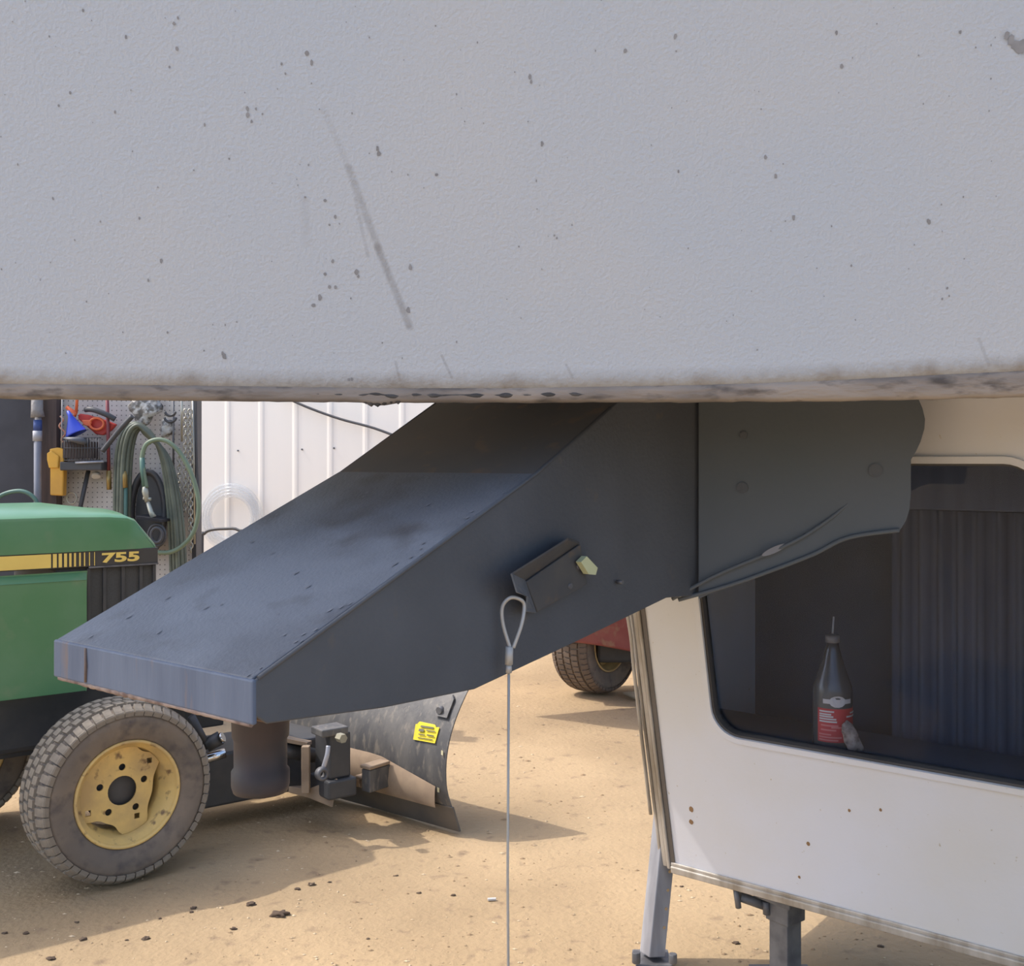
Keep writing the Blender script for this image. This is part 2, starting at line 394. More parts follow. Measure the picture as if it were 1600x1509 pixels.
# lower front wall W
nW0 = FWD; upW = (Z+FWD*.216).normalized(); nW = (-U).cross(upW)
if nW.dot(FWD) < 0: nW = -nW
Wo = Vector((.441, 3.0, .275))
def hW(px, py, off=0): return hit(px, py, Wo+nW*off, nW)
def kh(px, py):
    p = hW(px, py)-Wo; return (p.dot(-U), p.dot(upW))
FW = frame(Wo, -U, upW, nW)       # local x = to the right, y = up the wall, z = outward
WL = 1.6; TH = (UND-.275)/upW.z
kl = kh(1112, 1110)[0]; hb = kh(1400, 1197)[1]; ht = kh(1500, 722)[1]; kr = kh(1640, 900)[0]
wout = [(0,0),(WL,0),(WL,TH),(0,TH)]
win = rrect(kl, hb, kr, ht, .075, 8)
wp = MB(FW); wp.plate(wout, [win[::-1]], -.03)
obj('front_wall', wp, wall_w, trailer)
def grow(lp, d):
    cx_ = sum(p[0] for p in lp)/len(lp); cy_ = sum(p[1] for p in lp)/len(lp); o_ = []
    for i, p in enumerate(lp):
        a = Vector(lp[i-1]); b = Vector(lp[(i+1) % len(lp)]); t = (b-a).normalized(); o_.append((p[0]+t.y*d, p[1]-t.x*d))
    return o_
wf = MB(FW); wf.plate(grow(win, .014), [grow(win, -.002)[::-1]], .008)
wfo = obj('window_frame', wf, wall_w, trailer, bevel=.003)
wg = MB(FW); wg.plate(grow(win, .0), [grow(win, -.008)[::-1]], -.026); obj('window_gasket', wg, gasket, trailer)
glass = bpy.data.materials.new('window_glass'); glass.use_nodes = True
gb = glass.node_tree.nodes['Principled BSDF']; gb.inputs['Base Color'].default_value = (.84,.9,1,1); gb.inputs['Roughness'].default_value = .0; gb.inputs['Transmission Weight'].default_value = 1; gb.inputs['IOR'].default_value = 1.22
gl = MB(FW); gl.plate(grow(win, -.001), [], .004, Matrix.Translation((0,0,-.02))); obj('window_pane', gl, glass, trailer)
# bottom and corner trims
bt = MB(FW); bt.box((WL/2, -.008, -.012), (WL, .02, .045)); bt.box((WL/2, .006, .003), (WL, .012, .006)); obj('bottom_trim', bt, alu, trailer, bevel=.003)
cm = MB(FW)
for (x_, w_, d_) in ((-.008,.010,.012), (-.024,.014,.004), (-.043,.009,-.004)): 
    c_ = MB(FW); c_.box((x_, TH/2-.01, d_-.02), (w_, TH, .03)); obj('corner_trim', c_, alu, trailer, bevel=.003)
c_ = MB(FW); c_.box((.006, TH/2, .0015), (.012, TH, .003)); obj('corner_seal', c_, mat('grimy_sealant', srgb(104,96,88), .8), trailer)
c_ = MB(FW); c_.tube(smoothpts([(-.050, TH*.72, .0),(-.054, TH*.6, .004),(-.040, TH*.48, .006),(-.046,TH*.38,.002),(-.05,TH*.1,0)], 8), .005, 8); obj('loose_seal_strip', c_, alu, trailer)
# body box behind the wall, open to the window
DP = .46
lbm = MB()
back_o = Wo+AX*DP; 
def WB(k, z, d=0): return Vector((Wo.x, Wo.y, 0))+(-U)*k+AX*d+Z*z
ib = MB(); ib.hexa([WB(0,.275,DP), WB(WL,.275,DP), WB(WL,.275,DP+.03), WB(0,.275,DP+.03), WB(0,UND,DP), WB(WL,UND,DP), WB(WL,UND,DP+.03), WB(0,UND,DP+.03)])
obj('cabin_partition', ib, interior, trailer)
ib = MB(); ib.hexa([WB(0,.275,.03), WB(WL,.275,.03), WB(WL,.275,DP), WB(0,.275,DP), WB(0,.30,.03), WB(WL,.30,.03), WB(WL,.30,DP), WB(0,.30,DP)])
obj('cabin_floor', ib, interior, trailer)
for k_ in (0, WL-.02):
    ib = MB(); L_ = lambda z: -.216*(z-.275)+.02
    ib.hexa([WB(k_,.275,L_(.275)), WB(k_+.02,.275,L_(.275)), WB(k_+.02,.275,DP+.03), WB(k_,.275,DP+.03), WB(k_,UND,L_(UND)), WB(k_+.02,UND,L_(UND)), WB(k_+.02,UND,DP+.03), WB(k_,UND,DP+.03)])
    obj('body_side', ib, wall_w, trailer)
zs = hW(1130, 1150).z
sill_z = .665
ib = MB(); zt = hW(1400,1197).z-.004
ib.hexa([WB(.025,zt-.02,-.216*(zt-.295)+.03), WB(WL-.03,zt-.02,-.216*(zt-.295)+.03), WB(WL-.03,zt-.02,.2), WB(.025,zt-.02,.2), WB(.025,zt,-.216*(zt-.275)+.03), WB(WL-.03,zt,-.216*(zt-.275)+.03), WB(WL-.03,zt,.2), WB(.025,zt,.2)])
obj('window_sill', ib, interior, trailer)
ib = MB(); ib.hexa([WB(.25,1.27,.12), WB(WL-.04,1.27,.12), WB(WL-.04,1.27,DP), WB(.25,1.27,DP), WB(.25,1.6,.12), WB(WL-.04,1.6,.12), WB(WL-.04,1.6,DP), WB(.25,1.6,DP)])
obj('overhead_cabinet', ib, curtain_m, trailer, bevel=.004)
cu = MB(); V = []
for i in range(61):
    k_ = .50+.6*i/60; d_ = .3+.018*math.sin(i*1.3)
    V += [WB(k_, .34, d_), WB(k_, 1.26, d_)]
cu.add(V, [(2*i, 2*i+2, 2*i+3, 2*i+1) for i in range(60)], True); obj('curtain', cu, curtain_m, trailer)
# rust spots on the wall
for (px, py, r) in ((1080,1264,.006),(1080,1284,.0055),(1263,1318,.004),(1327,1266,.003),(1376,1265,.003),(1249,1370,.003)):
    p = kh(px, py); s_ = MB(FW); s_.plate([(p[0]+r*(1+.3*random.random())*math.cos(a*PI/5), p[1]+r*1.2*(1+.3*random.random())*math.sin(a*PI/5)) for a in range(10)], [], .0008); obj('rust_spot', s_, mat('rust_stain', srgb(150,118,84), .9), trailer)

# ---- pin box
def ppt(px, py):
    p = hS(px, py)-A0; return (p.dot(AX), p.z)
tipT = ppt(399, 1063); tipB = ppt(399, 1133); b1 = ppt(600, 1106); b2 = ppt(742, 1077); b3 = ppt(900, 1003); b4 = ppt(1042, 934)
k1 = ppt(838, 742); k2 = ppt(952, 640)
sl = (k2[1]-k1[1])/(k2[0]-k1[0]); kT = (k2[0]+(UND-k2[1])/sl, UND)
TB = 1.20
prof = [tipT, k1, k2, kT, (TB, UND), (TB, b4[1]-.01), b4, b3, b2, b1, (tipB[0]+.02, tipB[1]-.002), (tipB[0], tipB[1]+.012)]
Wd = .515
SIDE = lambda w: frame(A0+U*w, AX, Z, -U)   # local xy = (t, z), +z = towards camera
for w_ in (.006, Wd):
    s_ = MB(SIDE(w_)); s_.plate(prof, [], .006); obj('side_plate', s_, pin_black, trailer, bevel=.0025)
def strip(name, path, m, w0_=.006, w1_=Wd-.006, th=.006, bevel=.002):
    s_ = MB(); V = []
    for (t, z) in path: V += [Q(t, w0_, z), Q(t, w1_, z)]
    for (t, z) in path[::-1]: V += [Q(t, w0_, z-th), Q(t, w1_, z-th)]
    n_ = len(path)*2
    s_.add(V, [(2*i, 2*i+1, (2*i+3) % len(V), (2*i+2) % len(V)) for i in range(len(V)//2)], False)
    a = [2*i for i in range(len(V)//2)]; s_.add(V, [tuple(a), tuple(x+1 for x in a)])
    return obj(name, s_, m, trailer, bevel=bevel)
strip('top_plate', [(tipT[0]-.001, tipT[1]+.002), (k1[0], k1[1]+.003)], pin_top)
strip('upper_plate', [(k1[0], k1[1]+.002), (kT[0], kT[1]-.004)], mat('lip_shaded_brown_steel', (.092,.087,.088), .6, c2=(.075,.078,.085), scale=6, c3=(.13,.1,.085), s3=18))  # browner tone: shade under the nose lip put into the colour
strip('bottom_plate', [(tipB[0]+.02, tipB[1]+.004), (b1[0], b1[1]+.006), (b2[0], b2[1]+.006), (b3[0], b3[1]+.006), (b4[0], b4[1]+.006), (TB, b4[1])], rust)
tp = MB(); tp.hexa([Q(-.006,.0,tipB[1]), Q(-.006,Wd,tipB[1]), Q(.002,Wd,tipB[1]), Q(.002,0,tipB[1]), Q(-.006,.0,tipT[1]+.001), Q(-.006,Wd,tipT[1]+.001), Q(.002,Wd,tipT[1]+.001), Q(.002,0,tipT[1]+.001)])
obj('tip_plate', tp, pin_tip, trailer, bevel=.003)
for w_, zt_ in ((Wd-.085, 0), (Wd-.115, 0)):
    pass
wl = MB(); wl.tube([Q(-.0065,Wd-.10,tipB[1]+.004), Q(-.0075,Wd-.102,(tipB[1]+tipT[1])/2), Q(-.0065,Wd-.10,tipT[1]-.002)], .0025, 6); obj('weld_bead', wl, rust, trailer)
wl = MB(); wl.tube([Q(tipT[0]+.004, -.001, tipT[1]+.003), Q(k1[0], -.001, k1[1]+.003), Q(k2[0],-.001,k2[1]+.003)], .0035, 6); obj('weld_bead', wl, pin_black, trailer)
re = MB(); re.tube([Q(-.002, .008+.0101*i, tipB[1]-.001) for i in range(50)], [.0035+.0035*abs(mnoise.noise(Vector((i*.45,2,1)))) for i in range(50)], 6)
obj('rusty_lower_edge', re, mat('pale_rust', srgb(150,132,120), .9, c2=srgb(104,84,76), scale=40), trailer)
# king pin
kc = Q(.20, .25, 0); kp = MB(frame(Vector((kc.x, kc.y, 0)), Z, Vector((1,0,0)), Vector((0,1,0))))
kp.lathe([(1.045,.0),(1.045,.06),(1.02,.06),(1.015,.047),(.95,.045),(.945,.042),(.90,.042),(.895,.046),(.872,.046),(.862,.043),(.858,0)], 32)
obj('king_pin', kp, mat('greasy_maroon_steel', (.045,.034,.038), .6, c2=(.032,.03,.036), scale=14, c3=(.12,.125,.15), s3=18, lo3=.68, hi3=.76), trailer)
# wing plate
wA = hS(1092, 800, 0); wB_ = P(1444, 700, 2.20); wdir = Vector((wB_.x-wA.x, wB_.y-wA.y, 0)).normalized(); wno = Vector((wdir.y, -wdir.x, 0)); wA = Vector((wA.x, wA.y, 0))+wno*.012
def WG(px, py, off=0): return hit(px, py, wA+wno*off, wno)
wingpx = [(1092, 935), (1092, 600), (1092, 500), (1410, 500), (1424, 600), (1434, 622), (1441, 638), (1445, 655), (1444, 670), (1438, 690), (1431, 705), (1423, 718), (1423, 740), (1423, 770), (1421, 795), (1416, 812), (1406, 828), (1385, 832), (1350, 836), (1320, 842), (1270, 868), (1200, 894), (1140, 914)]
wz = []
for px, py in wingpx:
    p = WG(px, py)-wA; wz.append((p.dot(wdir), min(p.z, UND)))
wg_ = MB(frame(wA, wdir, Z, wno)); wg_.plate(wz[::-1], [], .008)
wing_m = mat('matte_slate_steel', (.088,.105,.12), .75, c2=(.098,.112,.13), scale=3, bump=.05)
obj('wing_plate', wg_, wing_m, trailer, bevel=.003)
fp = smoothpts([WG(1050, 936, .02), WG(1120, 898, .02), WG(1210, 860, .02), WG(1260, 835, .016), WG(1310, 800, .008), WG(1350, 762, .001)], 8)
fm = MB(); fm.tube(fp, [.004]*(len(fp)-8)+[.0035-.0004*i for i in range(8)], 8); obj('flange_rib', fm, wing_m, trailer)
fp2 = smoothpts([WG(1060, 937, .012), WG(1140, 914, .012), WG(1200, 893, .012), WG(1270, 866, .012), WG(1325, 840, .012), WG(1405, 828, .012)], 8)
fm = MB(); fm.tube(fp2, .0045, 8); obj('flange_rib', fm, wing_m, trailer)
bp_ = WG(1210, 859, .026); s_ = MB(); s_.add([bp_+Vector((.026*math.cos(a)*1, 0, .007*math.sin(a)+.011*math.cos(a))) for a in [i*PI/8 for i in range(16)]]+[bp_+Vector((0,.012,0))], [tuple(range(16))]); obj('bare_metal_patch', s_, mat('bare_grey_patch', srgb(132,132,138), .6), trailer)
for (px, py, r) in ((1160,762,.012),(1368,735,.014),(1162,680,.008)):
    p = WG(px, py, .008); s_ = MB(); s_.cyl(p, p+wno*.003, r, 14); obj('bolt_head', s_, pin_black, trailer)
# frame rails between pin box and body
fr = MB(); fr.hexa([Q(TB-.02, .04, 1.12), Q(TB-.02, Wd-.04, 1.12), Q(1.40, Wd-.04, 1.2), Q(1.40, .04, 1.2), Q(TB-.02, .04, UND), Q(TB-.02, Wd-.04, UND), Q(1.40, Wd-.04, UND), Q(1.40, .04, UND)])
obj('frame_crossmember', fr, pin_black, trailer)
# angle bracket on the side plate
def S0(px, py, off): return hS(px, py, off)
brk_m = mat('scuffed_grey_black_bracket', (.058,.06,.066), .6, c2=(.075,.073,.072), scale=14, c3=(.1,.08,.065), s3=24)
q0 = [S0(818,908,.008), S0(836,956,.008), S0(914,912,.008), S0(903,850,.008)]
br = MB(); br.add(q0+[p-U*(-.0) - U*.006 for p in q0], [(0,1,2,3),(4,7,6,5),(0,4,5,1),(1,5,6,2),(2,6,7,3),(3,7,4,0)])
obj('angle_bracket', br, brk_m, trailer, bevel=.002)
e0 = S0(818,908,.0); e1 = S0(836,956,.0); tu = Vector((-1,0,0))
br = MB(); 
fl_o = [S0(818,906,.012), S0(797,896,.05), S0(806,926,.05), S0(822,932,.035), S0(820,956,.032), S0(836,958,.012)]
dA = AX*.005
br.add(fl_o+[p+dA for p in fl_o], [(0,1,2,3,4,5),(11,10,9,8,7,6)]+[(i, (i+1) % 6, (i+1) % 6+6, i+6) for i in range(6)])
obj('bracket_flap', br, mat('scuffed_steel_flap', (.13,.138,.15), .5, c2=(.09,.095,.105), scale=30), trailer, bevel=.0015)
br = MB(); t0 = [S0(797,896,.045), S0(888,839,.030), S0(906,846,.006), S0(818,906,.008)]
br.add(t0+[p-Z*.005 for p in t0], [(0,1,2,3),(7,6,5,4),(0,4,5,1),(1,5,6,2),(2,6,7,3),(3,7,4,0)])
obj('bracket_ledge', br, brk_m, trailer, bevel=.0015)
tg = MB(); t0 = [S0(908,878,.03), S0(917,869,.03), S0(934,887,.03), S0(931,898,.03), S0(920,897,.03)]
tg.add(t0+[p+U*.012 for p in t0], [(0,1,2,3,4),(9,8,7,6,5)]+[(i,(i+1)%5,(i+1)%5+5,i+5) for i in range(5)]); obj('paper_tag', tg, mat('pale_yellow_tag', srgb(196,200,160), .7), trailer)
for px, py, r in ((900,884,.006),(967,909,.004),(886,915,.005)):
    p = S0(px, py, .008); s_ = MB(); s_.cyl(p+U*.004, p-U*.009, r, 10); obj('bolt_head', s_, steel_d, trailer)
# paint chips on pin box top
ch = MB()
tn = Vector(AX*(-(k1[1]-tipT[1]))+Z*(k1[0])).normalized(); tdir = (AX*(k1[0])+Z*(k1[1]-tipT[1])).normalized()
for i in range(46):
    t = random.random(); w_ = .01+.49*random.random()*(random.random() if i % 2 else 1)
    if i > 30: w_ = .005+.03*random.random()
    z_ = tipT[1]+(k1[1]-tipT[1])*t+.0046; r = .0012+.0022*random.random()
    c_ = Q(k1[0]*t, w_, z_)
    ch.add([c_+tdir*r*2*math.cos(a)+U*r*math.sin(a) for a in [j*PI/3 for j in range(6)]], [tuple(range(6))])
obj('paint_chips', ch, mat('chipped_pale_paint', (.17,.18,.21), .7), trailer, kind='stuff', fix=False)

# dirt flecks on the nose cap
fk = MB()
def capface(px, py):
    u, h = px, (603-py)/F*1.75
    nrm = (out-Z*LEAN).normalized()
    for _ in range(25):
        q_ = P(u, interp(lipx, liptop, u), lipY(u))+out*(h*LEAN)+Z*(.018+h)
        u += px-(CX+q_.x/q_.y*F); h += ((HZ-(q_.z-EYE)/q_.y*F)-py)*q_.y/F
        u = max(-600, min(2500, u))
    q_ = P(u, interp(lipx, liptop, u), lipY(u))+out*(h*LEAN)+Z*(.018+h)
    return q_+nrm*.0008, nrm
flecks = [(272,37,3),(278,28,2),(277,76,3),(480,83,4),(487,98,3),(387,170,3),(387,180,3.5),(400,170,2),(410,178,2),(393,190,2),(440,100,2),(446,115,2),(592,240,4),(590,232,3),(682,273,3),(508,313,3),(524,339,3),(515,351,2),(477,308,2),(520,408,3),(557,425,4),(560,432,3),(508,428,3),(524,449,3),(500,465,4),(490,477,4),(515,448,3),(641,418,4),(638,485,4),(348,552,3),(351,557,4),(218,341,2),(252,407,3),(232,438,2),(262,519,2),(157,346,1.5),(110,145,2),(92,165,2),(180,175,2),(83,310,2),(320,195,2),(358,248,2),(265,105,2),(197,58,2),(130,16,2),(828,120,3),(830,128,2.5),(847,225,3),(977,80,3),(1055,57,3),(1196,246,3),(1212,275,3),(1060,268,2),(1307,51,2.5),(1315,104,3),(1240,340,3),(1450,345,3),(1452,347,3),(1480,450,2),(1472,467,2),(1500,50,2.5),(866,368,2),(870,372,2),(1330,415,2),(1580,62,6),(1586,70,8),(1592,76,9),(1598,72,10),(1573,56,5),(545,593,3),(550,592,3)]
for i in range(130): flecks.append((random.random()*1600, random.random()*560, .7+.8*random.random()))
for (px, py, r) in flecks:
    c_, nrm = capface(px, py); rr = r/F*1.75*.85; sx = nd; sy = nrm.cross(nd)
    rot = random.random()*PI; el = 1+random.random()*.8
    V = []
    for a in range(8):
        x_ = rr*math.cos(a*PI/4)*(.7+.5*random.random()); y_ = rr*el*math.sin(a*PI/4)*(.7+.5*random.random())
        V.append(c_+sx*x_+sy*y_)
    fk.add(V, [tuple(range(8))])
obj('dirt_flecks', fk, mat('grey_dirt_flecks', (.24,.24,.25), .9, c2=(.3,.3,.31), scale=40), trailer, kind='stuff', fix=False)
def capobj(px, py):
    p, _ = capface(px, py); p = p-LOC[trailer.name]; return p.x, p.z
sg = []
for (a, b, wd_, st) in (((545,262),(590,385),.008,.35),((590,385),(640,510),.008,.45),((505,170),(545,262),.007,.12),((618,565),(625,595),.003,.35),((690,555),(706,590),.003,.3),((555,310),(575,400),.004,.2),((1530,530),(1545,570),.004,.25),((885,570),(895,590),.003,.3),((1570,55),(1600,80),.010,.35),((475,310),(480,380),.01,.10)):
    sg.append((*capobj(*a), *capobj(*b), wd_, st, (.2,.19,.19)))
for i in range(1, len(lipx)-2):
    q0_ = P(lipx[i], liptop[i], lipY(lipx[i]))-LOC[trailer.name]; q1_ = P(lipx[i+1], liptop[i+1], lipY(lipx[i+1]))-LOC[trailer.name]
    sg.append((q0_.x, q0_.z+.002, q1_.x, q1_.z+.002, .030, .5, (.25,.225,.2)))  # lip band: brown grime, with some rounded-edge shading put into the colour
stain_shade_segments(cap_white, sg)

# hanging cable with loop and ferrule (hooked through the bracket flap)
cab = thing('breakaway_cable', 'thin grey steel cable with a crimped loop hanging from the black pin box bracket', 'cable', (P(795,1509,1.8).x, 1.80, 0))
cbY = 1.80
cable_m = mat('coated_steel_cable', srgb(178,176,172), .45, .2)
lp = smoothpts([P(797,1012,cbY), P(786,975,cbY), P(785,948,cbY), P(797,934,cbY), P(812,936,cbY+.005), P(819,946,cbY+.012), P(815,975,cbY+.004), P(802,1012,cbY)], 8)
c_ = MB(); c_.tube(lp, .0032, 8); obj('cable_loop', c_, cable_m, cab)
c_ = MB(); c_.tube([P(796,1010,cbY), P(795,1038,cbY)], .0068, 12); c_.tube([P(795,1038,cbY), P(795,1051,cbY)], .0052, 12); obj('crimp_sleeve', c_, cable_m, cab, bevel=0)
x_ = P(795,1050,cbY)
c_ = MB(); c_.tube([x_, Vector((x_.x-.002, cbY, .7)), Vector((x_.x+.001, cbY, .3)), Vector((x_.x, cbY, .02)), Vector((x_.x+.03, cbY-.01, .004)), Vector((x_.x+.09, cbY+.02, .004))], .0022, 8); obj('cable_strand', c_, cable_m, cab)

# ---- landing legs
def sqtube(a, b, wdt, ang):
    a = Vector(a); b = Vector(b); t = (b-a).normalized(); x = Vector((math.cos(ang), math.sin(ang), 0)); x = (x-t*x.dot(t)).normalized(); y = t.cross(x)
    h_ = wdt/2; q = [(-1,-1),(1,-1),(1,1),(-1,1)]
    m1 = MB(); m1.hexa([a+x*i*h_+y*j*h_ for i, j in q]+[b+x*i*h_+y*j*h_ for i, j in q]); return m1, x, y, t
b0 = P(1019,1500,3.02); b0.z = .02; t0 = P(1041,1270,3.07); t1 = t0+(t0-b0).normalized()*.22
lg, lx, ly, lt = sqtube(b0, t1, .052, math.radians(25))
obj('landing_leg', lg, steel, trailer, bevel=.004)
hmat = mat('leg_hole_light', srgb(200,170,130), .9)
for i in range(9):
    c_ = b0+lt*(.08+.05*i)-ly*.0262+lx*.013; hl = MB(); hl.cyl(c_+ly*.002, c_-ly*.0012, .0045, 8); obj('leg_hole', hl, hmat, trailer)
lf = MB(); lf.box((b0.x, b0.y, .008), (.10,.10,.010)); lf.cyl((b0.x-.05,b0.y-.05,.02),(b0.x-.05,b0.y-.05,.05),.012,8); lf.cyl((b0.x+.05,b0.y-.05,.02),(b0.x+.05,b0.y-.05,.045),.012,8); obj('foot_plate', lf, steel_d, trailer, bevel=.002)
jx = P(1227,1450,2.90); jb = Vector((jx.x, 2.90, 0)); 
jk, *_ = sqtube(jb+Z*.012, jb+Z*.30, .060, math.radians(38)); obj('landing_leg', jk, steel_d, trailer, bevel=.003)
jk, *_ = sqtube(jb+Z*.168, jb+Z*.275, .074, math.radians(38)); obj('leg_sleeve', jk, steel_d, trailer, bevel=.003)
jk, *_ = sqtube(jb+Z*.225, jb+Z*.245, .12, math.radians(38)); obj('leg_flange', jk, steel_d, trailer, bevel=.003)
jf = MB(); jf.box((jb.x, jb.y, .006), (.16,.16,.012)); obj('foot_plate', jf, steel_d, trailer)
cr = MB(); ca = P(1155,1400,2.9); cb_ = P(1205,1418,2.92); cr.tube([ca, cb_], .013, 10); cr.tube([P(1150,1390,2.89), P(1154,1418,2.89)], .008, 8); cr.tube([P(1197,1408,2.9), P(1198,1428,2.9)], .01, 8)
obj('crank_shaft', cr, steel_d, trailer)

# ---------------------------------------------------------------- bottle on the sill
bp0 = WB(0, zt, 0); 
pc = hit(1301, 1150, Wo-nW*.10, nW); base = Vector((pc.x, pc.y, zt))
sc = base.y/F
bot = thing('oil_bottle', 'dark plastic fluid bottle with long spout and red label standing inside the trailer window', 'bottle', base)
bodyM = frame(base, Z, Vector((1,0,0)), Vector((0,1,0)))
bl = mat('smoky_plastic', (.075,.08,.09), .25, c2=(.1,.105,.115))
hbot = (1172-1000)*sc
m1 = MB(bodyM); r_ = 30*sc
m1.lathe([(0,0),(0,r_*.92),(.006,r_),(.09*hbot/.28,r_),(.50*hbot,r_),(.545*hbot,r_*.97),(.60*hbot,r_*.86),(.74*hbot,r_*.58),(.88*hbot,r_*.36),(.95*hbot,r_*.27),(.96*hbot,0)], 32)
obj('bottle_body', m1, bl, bot)
m1 = MB(bodyM); m1.lathe([(.94*hbot,0),(.94*hbot,r_*.36),(hbot*1.0,r_*.36),(hbot*1.01,r_*.2),(hbot*1.02,0)], 20); obj('bottle_cap', m1, mat('grey_cap', (.2,.19,.2), .5), bot)
m1 = MB(); m1.tube([base+Z*hbot, base+Z*(hbot*1.17)+Vector((.003,0,0))], [.003,.002], 8); obj('spout', m1, mat('grey_spout', (.34,.35,.38), .5), bot)
def wrap(a0, a1, z0, z1, rr, n=14):
    m1 = MB(); V = []
    for i in range(n+1):
        a = math.radians(a0+(a1-a0)*i/n)
        d_ = Vector((math.sin(a), -math.cos(a), 0))
        V += [base+d_*rr+Z*z0, base+d_*rr+Z*z1]
    m1.add(V, [(2*i, 2*i+2, 2*i+3, 2*i+1) for i in range(n)], True); return m1
lab = obj('bottle_label', wrap(-62, 88, .07*hbot, .37*hbot, r_+.0008), mat('red_label', srgb(186,58,66), .5), bot, fix=False)
wt = mat('white_print', srgb(206,200,200), .6)
for i, (a0, a1, z) in enumerate(((-55,-12,.345),(-55,-20,.32),(-55,-14,.30),(-55,-6,.278),(-55,-4,.255),(25,50,.30),(52,80,.30),(40,78,.33),(-50,0,.22),(-20,12,.205),(-50,-6,.18),(-56,-20,.14),(-56,10,.115),(-56,0,.09))):
    m1 = wrap(a0, a1, (z-.007)*hbot, (z+.007)*hbot, r_+.0016, 6); obj('label_print', m1, wt if i < 8 else mat('pink_print', srgb(206,120,122), .6), bot, fix=False)
obj('label_emblem', wrap(-44, 44, .415*hbot, .455*hbot, r_+.001), wt, bot, fix=False)
m1 = MB(); V = []
for i in range(13):
    a = math.radians(-2+24*math.cos(i*2*PI/13)); d_ = Vector((math.sin(a), -math.cos(a), 0)); V.append(base+d_*(r_+.0022)+Z*(.435+.052*math.sin(i*2*PI/13))*hbot)
m1.add(V, [tuple(range(13))]); obj('label_emblem', m1, wt, bot, fix=False)
rag = MB(); rb0 = base+Vector((.030, -.046, 0))
import bmesh
bmr = bmesh.new(); bmesh.ops.create_icosphere(bmr, subdivisions=3, radius=1)
ICO = [v.co.copy() for v in bmr.verts]; Fc = [tuple(x.index for x in f.verts) for f in bmr.faces]; bmr.free()
def blob(c, sx, sy, sz, seed, amp=.25, tilt=0):
    o_ = []
    for v in ICO:
        k_ = 1+amp*mnoise.noise(v*1.7+Vector((seed,0,0))); z_ = v.z*sz*k_
        o_.append(Vector((v.x*sx*k_+tilt*z_, v.y*sy*k_, z_))+Vector(c))
    return o_
rag.add(blob(rb0+Z*.032, .024, .013, .036, 3.1, .5, -.35), Fc, True)
top('crumpled_rag', rag, mat('tan_rag', srgb(190,172,160), .9, c2=srgb(130,114,108), scale=60), 'small crumpled tan rag leaning against the base of the bottle in the window', 'rag')

# ---------------------------------------------------------------- green tractor
H = Vector((.79, .61, 0)).normalized(); Lr = Vector((-H.y, H.x, 0))
T0 = Vector((-1.285, 3.66, 0))
def T(d, l, z): return T0+H*d+Lr*l+Z*z
tr = thing('compact_tractor', 'green compact tractor with yellow 755 hood stripe and yellow front wheels at left', 'tractor', T(-.3,.45,0))
hl_ = .30
def hT(px, py, l=hl_):
    p = hit(px, py, T0+Lr*l, Lr)-T0; return (p.dot(H), p.z)
# hood: cross sections
hw = .62   # hood width
cP = lambda px, py: hT(px, py)
crease = [(-1.1, cP(20,810)[1]), (cP(20,810)[0], cP(20,810)[1]), cP(120,806), cP(205,811)]
hd = MB()
zc = cP(120,806)[1]; z_low = cP(120,862)[1]; dF0 = cP(208,811)[0]; dF1 = cP(245,856)[0]; 
secs = []
for (d, zt_, zl, inw) in ((-1.2, zc+.002, z_low, 0), (cP(100,800)[0], zc+.002, z_low, 0), (cP(170,800)[0], zc-.002, z_low, 0), (dF0-.02, zc-.008, z_low, .0), (dF0+.01, zc-.02, z_low, .002), (dF1, z_low+.015, z_low, .012), (dF1+.004, z_low, z_low, .014)):
    r = []
    r.append((d, hl_+inw, zl)); r.append((d, hl_+inw, zt_-.018)); r.append((d, hl_+inw+.004, zt_-.006)); r.append((d, hl_+inw+.018, zt_+.002))
    rise = .035*(1 if d < cP(150,800)[0] else .5 if d < dF0 else .25 if d < dF1-.01 else 0)
    for k in range(1, 8):
        f_ = k/8; r.append((d, hl_+inw+.018+(hw-2*inw-.036)*f_, zt_+.002+rise*math.sin(PI*f_)**.7))
    r.append((d, hl_+hw-inw-.018, zt_+.002)); r.append((d, hl_+hw-inw-.004, zt_-.006)); r.append((d, hl_+hw-inw, zt_-.018)); r.append((d, hl_+hw-inw, zl))
    secs.append([T(*q) for q in r])
n_ = len(secs[0]); fl = [p for s_ in secs for p in s_]
hd.add(fl, [(i*n_+j, i*n_+j+1, (i+1)*n_+j+1, (i+1)*n_+j) for i in range(len(secs)-1) for j in range(n_-1)], True)
hd.add(secs[-1], [tuple(range(n_))]); hd.add(secs[0], [tuple(range(n_))])
hood = obj('hood', hd, green, tr)
md = hood.modifiers.new('e', 'EDGE_SPLIT'); md.split_angle = .6
